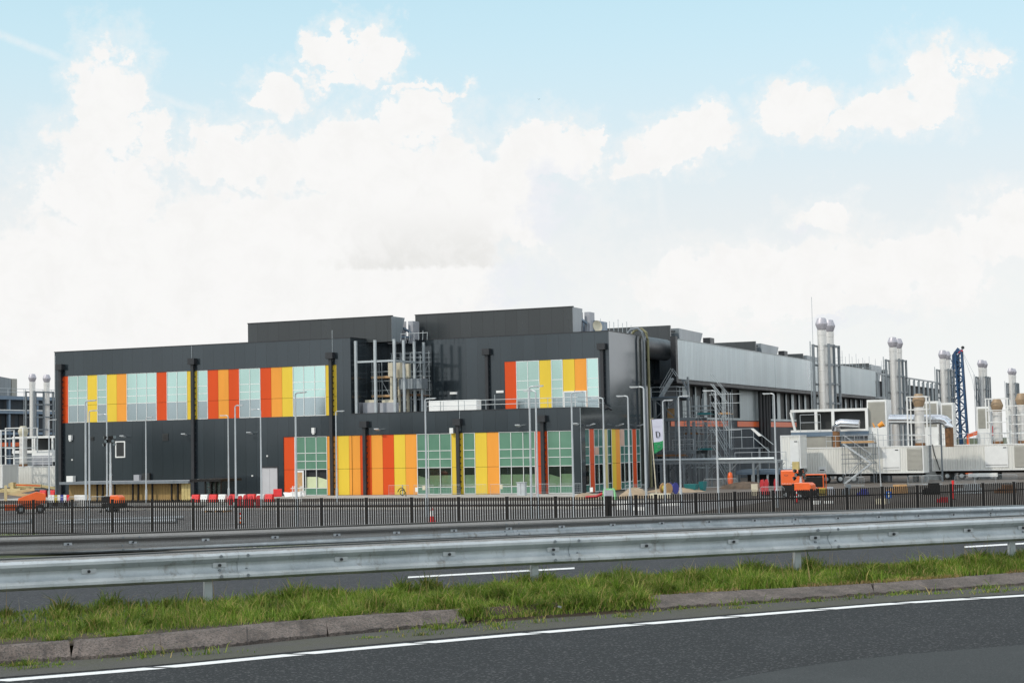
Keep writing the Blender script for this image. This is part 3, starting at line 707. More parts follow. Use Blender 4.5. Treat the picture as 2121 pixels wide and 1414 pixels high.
c.box(XR-.3,YU+.35,ZT,XR+.05,YD,ZT+.088); c.box(XM+.02,YF-.05,ZL,XR+.05,YF+.3,ZL+.07); c.box(XR-.3,YF+.3,ZL,XR+.05,YU-.02,ZL+.068)
c.build('coping', 'dark_steel', B)

COL = {'R': 'orange_red_panel', 'O': 'orange_panel', 'Y': 'yellow_panel', 'P': 'pale_yellow_panel'}
def band(seq, axis, plane, a0, a1, z0, z1, rows, style, inset=.06):
    """one run of coloured panels and windows: seq like 'R G2 Y' in equal bays; rows: transom heights as shares of the height from the top"""
    n = sum(int(s[1:]) if len(s) > 1 else 1 for s in seq); st = (a1-a0)/n; k = 0; H = z1-z0
    def P(a, d, z): return (a, plane+d, z) if axis == 'y' else (plane-d, a, z)
    def bx(m_, a, b, d0, d1, za, zb):
        p, q = P(a, d0, za), P(b, d1, zb); m_.box(*p, *q)
    for s in seq:
        c = int(s[1:]) if len(s) > 1 else 1; a = a0+k*st; b = a+c*st; k += c
        if s[0] in COL:
            zm = z1-H*rows[2]; m_ = MB(); bx(m_, a+.015, b-.015, inset, inset+.05, z0, zm-.015); bx(m_, a+.015, b-.015, inset, inset+.05, zm+.015, z1)
            m_.build('cladding_panel', COL[s[0]], B)
            continue
        fr = MB(); fw = .055
        zz = [z1] + [z1-H*t for t in rows] + [z0]
        for i in range(c+1):
            x = a+i*st; x0_ = max(a+.012, x-fw/2); x1_ = min(b-.012, x+fw/2)
            if i == 0: x1_ = a+.012+fw
            if i == c: x0_ = b-.012-fw
            bx(fr, x0_, x1_, inset-.03, inset+.06, z0, z1)
        for z in zz[1:-1]:
            for i in range(c): bx(fr, a+i*st+.06, a+(i+1)*st-.06, inset-.02, inset+.055, z-.03, z+.03)
        for z in (z0, z1-.06):
            for i in range(c): bx(fr, a+i*st+.06, a+(i+1)*st-.06, inset-.022, inset+.056, z, z+.06)
        wd = fr.build('window', 'white_frame', B)
        if style == 'upper':
            g = MB(); bx(g, a+.02, b-.02, inset+.02, inset+.035, zz[3]+.01, z1-.01); g.build('pane', 'mirror_glass', wd)
            g = MB(); bx(g, a+.02, b-.02, inset+.02, inset+.035, z0+.01, zz[3]-.01); g.build('pane', 'grey_glass', wd)
        else:
            sp = 'spandrel_glass' if style == 'ground' else 'teal_glass'
            g = MB(); bx(g, a+.02, b-.02, inset+.02, inset+.035, zz[3]+.01, z1-.01); g.build('pane', sp, wd)
            g = MB(); bx(g, a+.02, b-.02, inset+.02, inset+.035, z0+.01, zz[4]-.01); g.build('pane', sp, wd)
            if (a, style) != SKIP.get('door'):
                g = MB(); bx(g, a+.02, b-.02, inset+.02, inset+.028, zz[4]+.01, zz[3]-.01); g.build('pane', 'clear_glass', wd)
            bl = MB(); top = zz[3]-(zz[3]-zz[4])*.40
            for i in range(c):
                if (style == 'side' and c == 3) or (i == 0 and (a, style) == SKIP.get('door')): continue
                pa_, pb_ = P(a+i*st+.03, inset+.16, zz[4]-.1), P(a+(i+1)*st-.03, inset+.18, top)
                tl = .35 if random.random() < .3 else 0.
                t1 = list(pb_); u0, u1 = (pa_[0], pb_[0]) if axis == 'y' else (pa_[1], pb_[1])
                poly = [P(u0, inset+.16, zz[4]-.1), P(u1, inset+.16, zz[4]-.1), P(u1, inset+.16, top-tl), P(u0, inset+.16, top)]
                bl.prism(poly, Vector(P(0,.02,0))-Vector(P(0,0,0)))
            if bl.v: bl.build('blind', 'blind', wd)
            bk = MB(); bx(bk, a+.01, b-.01, inset+.30, inset+.33, z0, z1); bk.build('interior', 'dark_interior', wd)
SKIP = {}
band(['R','G2','Y','G1','Y','O','G3','R','G2','Y','G1','R','O','R','G2','R','O','Y','G3','Y'], 'y', YF, UB[0][0], UB[0][1], UB[1][0], UB[1][1], (.32,.475,.63), 'upper')
SKIP['door'] = (GB[0][0]+(GB[0][1]-GB[0][0])/25, 'ground')
band(['R','G3','O','Y','O','R','O','R','Y','O','G3','Y','G1','Y','O','G3','R','G2'], 'y', YF, GB[0][0], GB[0][1], GB[1][0], GB[1][1], (.283,.42,.56,.88), 'ground')
band(['G1','R','G2','P','G1','Y','O','G3','R','G1'], 'x', XR, SB[0][0], SB[0][1], SB[1][0], SB[1][1], (.283,.42,.56,.88), 'side')
band(['R','G2','Y','G1','Y','O','G1'], 'y', YU, TB[0][0], TB[0][1], TB[1][0], TB[1][1], (.40,.58,.76), 'upper', .03)
# boarded entrance, sheets and pink protective film
stg = (GB[0][1]-GB[0][0])/25; ex = GB[0][0]+stg
m_ = MB(); m_.box(ex+.15, YF+.02, .13, ex+.95, YF+.05, 2.55); d_ = m_.build('boarded_door', 'plywood', B)
m_ = MB(); m_.box(ex+.02, YF-.01, .13, ex+.14, YF+.05, 2.75); m_.box(ex+.96, YF-.01, .13, ex+1.12, YF+.05, 2.75); m_.box(ex+.14, YF-.008, 2.56, ex+.96, YF+.048, 2.75); m_.build('door_frame', 'white_frame', d_)
m_ = MB(); sts = (SB[0][1]-SB[0][0])/13; ya = SB[0][0]+2*sts; H = SB[1][1]-SB[1][0]
m_.box(XR-.02, ya+.1, SB[1][1]-H*.42+.06, XR+.01, ya+sts-.1, SB[1][1]-H*.283-.06); yb_ = SB[0][0]+8*sts; m_.box(XR-.02, yb_+.05, SB[1][1]-H*.283+.05, XR+.01, yb_+sts*.9, SB[1][1]-.04)
m_.build('protective_film', 'pink_panel', B)
# pale double door
m_ = MB(); xm = (dx0+dx1)/2; m_.box(dx0+.06,YF+.08,.12,xm-.015,YF+.14,3.1); m_.box(xm+.015,YF+.08,.12,dx1-.06,YF+.14,3.1); dr = m_.build('door', 'grey_frame', B); MAT_door = simple('door_pale', (.50,.50,.52), .4, var=.04).m; dr.data.materials[0] = MAT_door
m_ = MB(); m_.box(dx0-.05,YF-.02,3.1,dx1+.05,YF+.2,3.24); m_.box(dx0-.06,YF-.02,.1,dx0+.05,YF+.2,3.1); m_.box(dx1-.05,YF-.02,.1,dx1+.06,YF+.2,3.1); m_.build('door_frame', 'dark_steel', dr)
# terrace door below the yellow and orange panels
tst = (TB[0][1]-TB[0][0])/8; tx = TB[0][0]+5*tst
zt0 = ZL-.5; zd = TB[1][0]+(TB[1][1]-TB[1][0])*.36
m_ = MB(); m_.box(tx+.05,YU-.06,zt0,tx+.16,YU+.06,zd); m_.box(tx+2*tst-.16,YU-.06,zt0,tx+2*tst-.05,YU+.06,zd); m_.box(tx+tst-.05,YU-.058,zt0,tx+tst+.05,YU+.058,zd-.12); m_.box(tx+.16,YU-.062,zd-.12,tx+2*tst-.16,YU+.062,zd); td = m_.build('terrace_door', 'white_frame', B)
m_ = MB(); m_.box(tx+.16,YU-.02,zt0,tx+tst-.05,YU,zd-.12); m_.box(tx+tst+.05,YU-.02,zt0,tx+2*tst-.16,YU,zd-.12); m_.build('pane', 'grey_glass', td)
# small framed window, vents, hatch, wall lamps
def fy(px, py, y=YF): return pY(y, px, py)
a, b = fy(239.5,947.5), fy(259.5,913); m_ = MB(); t = .13
m_.box(a.x,YF-.07,a.z,b.x,YF-.005,a.z+t); m_.box(a.x,YF-.07,b.z-t,b.x,YF-.005,b.z); m_.box(a.x,YF-.068,a.z+t,a.x+t,YF-.005,b.z-t); m_.box(b.x-t,YF-.068,a.z+t,b.x,YF-.005,b.z-t)
wd = m_.build('window', 'white_frame', B); MB().box(a.x+t,YF-.03,a.z+t,b.x-t,YF-.012,b.z-t).build('pane', 'teal_glass', wd).data.materials[0] = MAT['louvre_dark']
for px, py, s in ((192,908,.42),(343,905,.80)):
    p = fy(px, py); m_ = MB(); m_.box(p.x-s/2,YF-.05,p.z-s/2,p.x+s/2,YF-.004,p.z+s/2)
    for k in range(5): m_.box(p.x-s/2+.03,YF-.09,p.z-s/2+.05+k*s*.17,p.x+s/2-.03,YF-.052,p.z-s/2+.09+k*s*.17)
    m_.build('vent', 'louvre_dark', B)
for px, py in ((148,906),(651,891)):
    p = fy(px, py); m_ = MB(); m_.box(p.x-.17,YF-.32,p.z-.28,p.x+.17,YF-.005,p.z+.28); m_.box(p.x-.10,YF-.30,p.z-.42,p.x+.10,YF-.1,p.z-.285); m_.build('wall_lamp', 'white_frame', B)
def wall_spot(p, n):
    n = Vector(n); m_ = MB(); m_.bar(p, p+n*.45, .07); q = p+n*.62+Vector((0,0,.04)); s = Vector((n.y, -n.x, 0))
    m_.prism([q+s*.26-n*.18+Vector((0,0,-.05)), q-s*.26-n*.18+Vector((0,0,-.05)), q-s*.26+n*.22+Vector((0,0,.07)), q+s*.26+n*.22+Vector((0,0,.07))], (0,0,.10)); m_.build('wall_lamp', 'lamp_pole_grey', B)
for px, py in ((261,905),(388,901),(523,898),(787,891),(1078,883),(1197,880)): wall_spot(fy(px, py), (0,-1,0))
p = fy(938,891); MB().box(p.x-.2,YF-.4,p.z-.3,p.x+.2,YF-.005,p.z+.25).build('wall_lamp', 'white_frame', B)
for px, py in ((1215,881),(1275,881),(1320,881)): wall_spot(pX(XR, px, py), (1,0,0))
for px, py in ((940,814),(1036,811)):
    p = pY(YU, px, py); MB().box(p.x-.42,YU-.12,p.z-.12,p.x+.42,YU-.004,p.z+.12).build('emergency_lamp', 'white_plastic', B)
for px, py in ((150,952),(523,985),(554,944)):
    p = fy(px, py); m_ = MB(); m_.lathe((p.x,YF-.1,p.z), [(.02,-.02),(.09,0),(.10,.09)], 10, 'y'); m_.build('camera_dome', 'white_plastic', B)
p = fy(150,992); m_ = MB(); m_.box(p.x-.45,YF-.5,p.z-.38,p.x+.45,YF-.005,p.z+.38); m_.build('wall_unit', 'white_frame', B)
p = fy(290,990); m_ = MB(); m_.box(p.x-.42,YF-.6,p.z-.38,p.x+.30,YF-.005,p.z+.40); m_.build('wall_unit', 'grey_box', B); m_ = MB(); m_.box(p.x+.55,YF-.35,p.z-.35,p.x+1.5,YF-.005,p.z+.55); m_.build('wall_unit', 'louvre_dark', B)
# downpipes with hopper heads and brackets
for px, py, pb, y in ((128,760,1030,YF),(401.5,748,1030,YF),(687,736,1030,YF),(757,878,1030,YF),(950,873,1030,YF),(1125,866,1026,YF),(1010,728,838,YU),(1248,717,846,YU)):
    p, q = pY(y, px, py), pY(y, px, pb); zb = max(.1, q.z) if y == YF else ZL-.5
    m_ = MB(); m_.box(p.x-.17,y-.42,zb,p.x+.17,y-.12,p.z-.2); dp = m_.build('downpipe', 'dark_steel', B)
    m_ = MB(); m_.box(p.x-.42,y-.62,p.z-.32,p.x+.42,y-.006,p.z+.30); m_.box(p.x-.46,y-.66,p.z-.36,p.x+.46,y-.02,p.z-.322); m_.build('hopper', 'dark_steel', dp)
    m_ = MB(); z = zb+.6
    while z < p.z-.7: m_.box(p.x-.06,y-.12,z,p.x+.22,y-.004,z+.14); z += .62
    m_.build('bracket', 'dark_steel', dp)
p, q = pY(YU, 1254, 838), pY(YU, 1273, 849)
m_ = MB(); m_.bar((p.x,YU-.5,p.z),(p.x+.9,YU-.7,p.z-.55),.22,.22); m_.build('spout', 'dark_steel', B)
for px, y, zb, zt in ((115.5,YF,0.1,ZT-.4),(399,YF,13.9,ZT),(691,YF,14.2,ZT+.9),(953,YF,6.5,ZL),(1203,YF,.1,ZL)):
    p = pY(y, px, 900); MB().tube([(p.x,y-.03,zb),(p.x,y-.03,zt)], .028, 6).build('lightning_rod', 'galvanised', B)
# roof plant screens
def screen(x0, x1, y, z0, z1, dt, db, post, parent=B, mat='penthouse_cladding'):
    m_ = MB(); m_.quad((x0,y,z0),(x1,y,z0),(x1,y,z1),(x0,y,z1)); m_.quad((x0,y+dt,z1),(x0,y,z1),(x1,y,z1),(x1,y+dt,z1)); m_.quad((x0,y+db,z0),(x0,y+dt,z1),(x1,y+dt,z1),(x1,y+db,z0))
    m_.quad((x0,y,z0),(x0,y,z1),(x0,y+dt,z1),(x0,y+db,z0))
    s = m_.build('roof_screen', mat, parent)
    m_ = MB(); m_.prism([(x1+.004,y,z0),(x1+.004,y+db,z0),(x1+.004,y+dt,z1),(x1+.004,y,z1)], (.02,0,0)); m_.build('end_return', 'grey_cladding', s)
    m_ = MB(); m_.box(x0-.05,y-.05,z1+.002,x1+.07,y+.3,z1+.10); m_.build('coping', 'dark_steel', s)
    if post:
        m_ = MB(); m_.box(x1-.35,y+dt+1.5,z0,x1+.25,y+dt+3.0,z1-.25); m_.box(x1-2.6,y+dt+1.0,z0,x1-.36,y+dt+1.1,z1-.3); m_.build('end_post', 'grey_box', s)
        m_ = MB(); m_.bar((x1-.1,y+dt-.2,z1-1.1),(x1-.1,y+dt+1.6,z1-1.5),.2); m_.bar((x1-.1,y+db,z0+.6),(x1-.1,y+dt+1.6,z0+.7),.2); m_.build('strut', 'steel_blue', s)
    return s
yp = 158.6; screen(pY(yp,513.5,690).x, pY(yp,811,680).x, yp, ZT-.34, pY(yp,513,671).z, pX(pY(yp,811,680).x, 838, 663).y-yp, 1.9, True)
yp = 165.2; screen(pY(yp,860.5,690).x, pY(yp,1186,660).x, yp, ZT-.34, pY(yp,1186,635.5).z, pX(pY(yp,1186,660).x, 1206, 639).y-yp, 2.2, True)
# satellite dish
p = pY(164.6, 1236, 676); n_ = Vector((.85,-.5,.15)).normalized(); m_ = MB(); V = []; nr, ns = 6, 20
sa_ = n_.cross(Vector((0,0,1))).normalized(); sb_ = sa_.cross(n_)
for i in range(nr+1):
    rr = .62*i/nr
    for j in range(ns): V.append(p + sa_*rr*math.cos(6.2832*j/ns) + sb_*rr*math.sin(6.2832*j/ns) + n_*(rr*rr*.38))
F = [(i*ns+j, i*ns+(j+1) % ns, (i+1)*ns+(j+1) % ns, (i+1)*ns+j) for i in range(nr) for j in range(ns)]
m_.add(V, F); m_.add([v - n_*.04 for v in V], [f[::-1] for f in F]); m_.tube([p-n_*.04, p-n_*.25, (p.x, p.y+.2, ZT-.3)], .06, 8)
m_.build('satellite_dish', 'cream', B, smooth=True)
# terrace: railing, loft of steel columns
rl = MB(); zr = ZL+.05
for z in (1.0, .52): rl.tube([(XM+8.6,YF+.5,zr+z),(XR-.5,YF+.5,zr+z),(XR-.5,YU-.3,zr+z)], .032, 6)
x = XM+8.6
while x < XR-.4: rl.tube([(x,YF+.5,zr-.5),(x,YF+.5,zr+1.0+random.choice((0,0,0,.5,.75)))], .03, 6); x += random.choice((1.0, 1.9, 2.4))
rl.build('terrace_railing', 'galvanised', B)
sf = MB(); zt_ = pY(YF+.4,737,706).z
xs3 = [pY(YF+.5,x,780).x for x in (738,778,818)]
for x in xs3: sf.box(x-.13,YF+.33,ZL-.5,x+.13,YF+.59,zt_)
xc = xs3[-1]
for px in (837,859,878.5):
    y = pX(xc, px, 780).y; sf.box(xc-.12,y-.12,ZL-.5,xc+.12,y+.12,zt_)
zb_ = pY(YF+.4,778,748).z; sf.box(xs3[0]+.13,YF+.4,zb_-.1,xs3[2]-.13,YF+.54,zb_+.1); yq = pX(xc,878.5,780).y; sf.box(xc-.06,YF+.62,zb_-.1,xc+.06,yq-.15,zb_+.1)
sf.build('steel_frame', 'galvanised', B)
rr = MB()
x = pY(YF+2,812,695).x
for k in range(7): rr.tube([(x+k*.52,YF+4,ZT-.3),(x+k*.52+.05,YF+4,ZT+.5+.1*(k % 3))], .03, 6)
rr.tube([(x,YF+4,ZT+.45),(x+3.2,YF+4,ZT+.45)], .03, 6); rr.build('roof_railing', 'galvanised', B)

# ------------------------------------------------------------------ the long hall behind
SX = -59.4
y0s = pX(SX,1404,740).y; y1s = pX(SX,1813.5,790).y; zs0 = pX(SX,1405,784.3).z; zs1 = pX(SX,1404,703).z
YE = pX(HX,1944,800).y
hw = MB(); wz0, wz1 = pX(HX,1530,865.5).z, zs0+1.0
ww = [(388,420),(428,473),(493,540),(545,585),(608,648),(655,697),(868,900),(905,930),(950,985),(990,1020),(1035,1065),(1072,1100),(1112,1143),(1147,1177)]
ww = [(1300+a/3.0095, 1300+b/3.0095) for a, b in ww] + [(1640+a/7.07, 1640+b/7.07) for a, b in ((655,705),(720,775),(800,860),(870,925),(945,1000),(1012,1060))]
def hall_py(px): return pX(HX, px, 840).y
holes = [(hall_py(a), hall_py(b), wz0, wz1) for a, b in ww]
wall_x(hw, HX, 186, y1s+1, 0, zs1-1.2, holes, .35)
hw.quad((XR-2.6,186,0),(HX,186,0),(HX,186,zs1-1.2),(XR-2.6,186,zs1-1.2))
hw.build('hall_wall', 'hall_cladding', B)
for a, b, c_, d in holes:
    m_ = MB(); m_.box(HX-.22,a+.03,c_+.03,HX-.18,b-.03,d); v = m_.build('louvre_window', 'louvre_dark', B)
# light pilasters between the louvres
m_ = MB(); prev = None
edges = sorted((h[0], h[1]) for h in holes)
for (a, b), (a2, b2) in zip(edges, edges[1:]):
    if a2-b > .05: m_.box(HX+.004,b+.02,wz0-.3,HX+.05,a2-.02,wz1)
m_.box(HX+.004,edges[0][0]-3,wz0-.3,HX+.05,edges[0][0]-.02,wz1); m_.box(HX+.006,edges[0][0],wz0-.28,HX+.052,edges[-1][1],wz0-.02)
m_.build('pilaster', 'silver_cladding', B)
oz0, oz1 = pX(HX,1560,883.5).z, pX(HX,1560,872.8).z
for a, b in ((1388,1508),(1526,1760)): 
    m_ = MB(); m_.box(HX+.004,hall_py(a),oz0,HX+.06,hall_py(b),oz1); m_.build('orange_band', 'orange_band' if 'orange_band' in MAT else 'machine_orange', B)
m_ = MB()
for px in (1567,1574,1580,1585): y = hall_py(px); m_.tube([(HX+.5,y,3.2),(HX+.5,y,zs0+.3)], .26, 10)
m_.build('cable_duct', 'dark_steel', B)
m_ = MB(); ym = pX(SX,1605,760).y
for a, b in ((y0s,ym-.03),(ym+.03,y1s)): m_.box(SX-.18,a,zs0,SX,b,zs1)
m_.build('parapet_screen', 'silver_cladding', B)
m_ = MB(); m_.box(HX-.2,y0s,zs0-.45,SX-.19,y1s,zs0-.02); m_.box(SX-.6,y0s-.75,zs0-.3,SX+.02,y0s-.02,zs1+.35); m_.build('soffit', 'dark_steel', B)
m_ = MB(); m_.box(SX-.22,y0s,zs1+.002,SX+.05,y1s,zs1+.10); m_.build('coping', 'grey_frame', B)
m_ = MB(); m_.quad((HX,186,zs1-1.2),(-125,186,zs1-1.2),(-125,420,zs1-1.2),(HX,420,zs1-1.2)); m_.quad((XL,215,0),(XL,420,0),(XL,420,zs1-1.2),(XL,215,zs1-1.2)); m_.build('hall_roof', 'grey_box', B)
# unfinished far end: frames without cladding
m_ = MB(); wall_x(m_, HX-.6, y1s+1, YE, 0, zs1-1.3, [], .1); m_.build('hall_wall', 'dark_interior', B)
m_ = MB(); y = y1s+1.5
while y < YE: m_.box(HX-.3,y,.0,HX,y+.5,zs1-.2); m_.box(SX-.2,y,zs0-.2,SX+.1,y+.4,zs1-.2); y += 5.2
m_.box(HX,y1s+1,zs0-.3,SX+.2,YE,zs0+.1); m_.box(SX-.1,y1s+1,zs1-.5,SX+.12,YE,zs1-.2); m_.box(HX-.4,y1s+1,wz0-.4,HX+.05,YE,wz0); m_.build('steel_frame', 'grey_cladding', B)
# plant screens along the hall roof
for pa_, pr, pt in ((1300,1388,673.5),(1455,1565,706.5),(1600,1663,732.0),(1700,1800,752)):
    xr_ = -66.; y = pX(xr_, pr, pt+5).y; zt_ = pX(xr_, pr, pt).z; zb_ = zs1-1.19; xl_ = -105.
    m_ = MB(); m_.box(xl_,y,zb_,xr_,y+.3,zt_); s_ = m_.build('roof_screen', 'penthouse_cladding', B)
    m_ = MB(); yb_ = y+6.; m_.prism([(xr_-.8,yb_+.8,zb_),(xr_-.8,yb_+7,zb_),(xr_-.8,yb_+10.5,zt_-.1),(xr_-.8,yb_,zt_)], (-30,0,0)); m_.build('roof_screen', 'grey_cladding', B)
    m_ = MB(); m_.box(xl_,y+.3,zt_-.5,xr_-1.2,y+5.8,zt_-.3); m_.box(xr_-1.4,yb_+12.5,zb_,xr_-.4,yb_+14.5,zt_-.6); m_.build('end_post', 'dark_steel', s_)
# recess between the block and the hall: round ducts, downpipes, ladder hoop
m_ = MB(); xd = XR-1.6; zc = pX(XR-.6,1372,722).z
m_.tube([(xd+.2,YD+1.2,zc),(xd+.2,186,zc)], 1.25, 20); m_.build('air_duct', 'dark_steel', B, smooth=True)
for px, r_, mt in ((1337,.17,'galvanised_dark'),(1345.5,.19,'mustard')):
    y = pX(XR+.45, px, 860).y; m_ = MB(); m_.tube([(XR-1.6,y,ZT+.1),(XR-1.0,y,ZT+.75),(XR-.2,y,ZT+.85),(XR+.3,y,ZT+.4),(XR+.45,y,ZT-.4),(XR+.45,y,.1)], r_*.8, 10)
    o = m_.build('pipe', mt, B, smooth=True)
    if mt == 'mustard':
        s_ = simple('olive_pipe', (.20,.19,.10), .5).m; o.data.materials[0] = s_
# ------------------------------------------------------------------ left part of the yard
def ringz(x, y): return pZ(0, x, y)
# timber shelter
ys = 141.; x0 = pY(ys,135,1003).x; x1 = pY(ys,372,1003).x; x2 = pY(ys,394,1003).x; zr = pY(ys,250,1000).z
T = thing('bicycle_shelter', 'low timber boarded shelter with a flat grey roof at the foot of the left wall', 'shelter', (x0,ys,0))
MB().box(x0-.3,ys-.5,zr,x2+.1,ys+4.2,zr+.16).build('roof', 'grey_box', T)
MB().box(x0-.32,ys-.54,zr-.08,x2+.12,ys-.502,zr+.20).build('fascia', 'galvanised_dark', T)
m_ = MB(); n = 40
for k in range(n):
    a = x0+(x1-x0)*k/n; m_.box(a+.008,ys+.6+random.uniform(0,.012),.12,a+(x1-x0)/n-.008,ys+.66,zr-.02)
m_.build('timber_wall', 'timber', T)
m_ = MB()
for k in range(3): a = x1+.2+(x2-x1-.2)*k/3; m_.box(a+.01,ys+.02,.12,a+(x2-x1-.2)/3-.02,ys+.08,zr-.1)
m_.build('end_panel', 'mustard', T)
for px in (202,213.5,238,275.5,287,316,356,369,384):
    p = pY(ys+.2,px,1020); MB().box(p.x-.07,ys+.1,0,p.x+.07,ys+.25,zr).build('post', 'black_steel', T)
T = thing('glass_shelter', 'small dark steel framed glass shelter at the right end of the timber shelter', 'shelter', (x2+1,ys,0))
xa, xb = pY(ys,403,1000).x, pY(ys,458.5,1000).x
MB().box(x2+.13,ys-.3,zr+.05,xb+.1,ys+3.5,zr+.30).build('roof', 'black_steel', T)
for px in (426,437,447,458): 
    p = pY(ys,px,1020); MB().box(p.x-.06,ys-.1,0,p.x+.06,ys+.02,zr+.05).build('post', 'black_steel', T)
MB().box(pY(ys,427,1000).x,ys+.06,.3,xb-.05,ys+.075,zr-.1).build('glass_wall', 'clear_glass', T)
MB().box(pY(ys,403,1000).x,ys+2.6,.1,xb,ys+2.7,zr+.04).build('back_wall', 'anthracite_cladding', T)

def hoop_barrier():
    r = thing('crowd_barrier', 'x', 'barrier', (0,0,0)); m_ = MB(); w, h = 2.05, 1.05
    m_.tube([(-w/2,0,.16),(-w/2,0,h-.12),(-w/2+.12,0,h),(w/2-.12,0,h),(w/2,0,h-.12),(w/2,0,.16),(-w/2,0,.16)], .021, 6); m_.build('frame', 'galvanised', r, local=True)
    m_ = MB(); 
    for k in range(1, 18): x = -w/2+w*k/18; m_.tube([(x,0,.17),(x,0,h-.02)], .0085, 4)
    m_.build('bars', 'galvanised', r, local=True)
    for x in (-w/2+.2, w/2-.2): m_ = MB(); m_.bar((x,-.28,.02),(x,.28,.02),.05,.04); m_.bar((x,0,.04),(x,0,.17),.04); m_.build('foot', 'galvanised_dark', r, local=True)
    return r
hb = None
def barrier(px, D, rz, text):
    global hb
    p = gnd(px, D); t = 'galvanised crowd barrier with rounded corners, ' + text
    if hb is None:
        hb = hoop_barrier(); hb.location = p; hb.rotation_euler = (0,0,rz); hb['label'] = t; hb['group'] = 'crowd barriers around the yard'; return hb
    return copy_tree(hb, p, rz, t, 'crowd barriers around the yard')
for px, D, rz, t in ((73,156,.05,'behind the orange boom lift'),(120,155,0,'before the stored white signs'),(161,155,.03,'just left of the close pair of lamp posts'),(206,154,-.05,'left of the light mast trailer'),
                     (1318,158,.5,'beside the last red side strip'),(1478,176,.05,'left one before the scaffold feet'),(1508,176,-.05,'right one before the scaffold feet'),
                     (1600,142,.05,'before the dark red stands'),(1668,141,.0,'before the orange generator'),(1902,172,.05,'below the end of the first long container'),(1931,172,-.03,'below the gap between the long containers'),
                     (2000,170,.1,'below the wheels of the second long container'),(2040,170,-.1,'near the right edge below the white tank'),(2085,170,.1,'at the right edge under the container louvre'),(1770,172,-.05,'at the foot of the stair scaffold by the container')):
    barrier(px, D, rz, t)
# mesh fence panels along the facade
def mesh_panel():
    r = thing('mesh_barrier', 'x', 'barrier', (0,0,0)); w, h = 2.3, 1.05
    m_ = MB(); m_.tube([(-w/2,0,.05),(-w/2,0,h),(w/2,0,h),(w/2,0,.05)], .02, 6); m_.tube([(-w/2,0,.2),(w/2,0,.2)], .014, 4); m_.build('frame', 'galvanised', r, local=True)
    m_ = MB()
    for k in range(1, 14): x = -w/2+w*k/14; m_.tube([(x,0,.2),(x,0,h)], .006, 3)
    for k in range(1, 5): z = .2+k*.17; m_.tube([(-w/2,0,z),(w/2,0,z)], .005, 3)
    m_.build('mesh', 'galvanised', r, local=True); return r
mp = mesh_panel()
MPX = [(826,'behind the black cable coil'),(878,'left of the tall lamp post'),(931,'before the third green window'),(985,'before the lower yellow panel right of the third window'),(1037,'before the last three bay green window'),
       (1128,'before the last red panel'),(1180,'before the last two bay green window')]
for i, (px, t) in enumerate(MPX):
    p = pY(152.6, px, 1015); p.z = .1; t = 'wire mesh barrier at the facade, ' + t
    if i == 0: mp.location = p; mp['label'] = t; mp['group'] = 'mesh barriers along the facade'
    else: copy_tree(mp, p, random.uniform(-.08,.08), t, 'mesh barriers along the facade')
for px, py, mt, t in ((863,1014,'white_plastic','white notice sheet tied to the mesh barrier before the orange panel'),(878,1010,'cream','small pale yellow notice on the mesh barrier at the green window'),(1038,1008,'cream','tiny pale yellow notice before the last three bay window'),(1225,1014,'white_plastic','white notice sheet beside the first red side strip')):
    p = pY(152.4, px, py); m_ = MB(); m_.box(p.x-.16,p.y-.02,p.z-.2,p.x+.16,p.y,p.z+.24); m_.box(p.x-.10,p.y-.024,p.z-.06,p.x+.10,p.y-.021,p.z-.03); tag(m_.build('notice', mt), t, 'notice')
# water-filled barriers, red and white
def block(px, y, red, text, dz=0., rz=0.):
    p = pY(y, px, 1025); m_ = MB(); c = Vector((p.x, y, dz)); a = Vector((math.cos(rz), math.sin(rz), 0)); b = Vector((-a.y, a.x, 0))
    poly = [c-b*.26, c+b*.26, c+b*.24+Vector((0,0,.2)), c+b*.12+Vector((0,0,.75)), c-b*.12+Vector((0,0,.75)), c-b*.24+Vector((0,0,.2))]
    m_.prism([q-a*.41 for q in poly], a*.82)
    for s in (-.2, .2): q = c+a*s-b*.185+Vector((0,0,.5)); m_.cbox((q.x,q.y,q.z), .10, .06, .06, rz)
    o = m_.build('road_barrier', 'signal_red' if red else 'white_plastic', bevel=.04)
    tag(o, ('red' if red else 'white') + ' plastic road barrier block, ' + text, 'barrier', 'red and white road barriers')
YB = 140.2
for px, red, t in ((406,1,'leftmost of the row, behind the glass shelter'),(424,0,'first white one behind the glass shelter'),(442,1,'second red one behind the glass shelter'),(461,0,'second white one right of the glass shelter'),
                   (480,1,'behind the tall lamp post in the row'),(501,0,'between the two middle red ones of the row'),(521,1,'before the left jamb of the pale door'),(540,0,'before the pale double door'),(558,1,'last but one, before the right side of the door')):
    block(px, YB, red, t)
block(575, YB+.8, 1, 'raised last one at the right end of the row', .45, .5)
block(90, 158, 1, 'behind the orange boom lift at left', .1, .1); block(110, 158, 1, 'at the left building corner', .1, -.1)
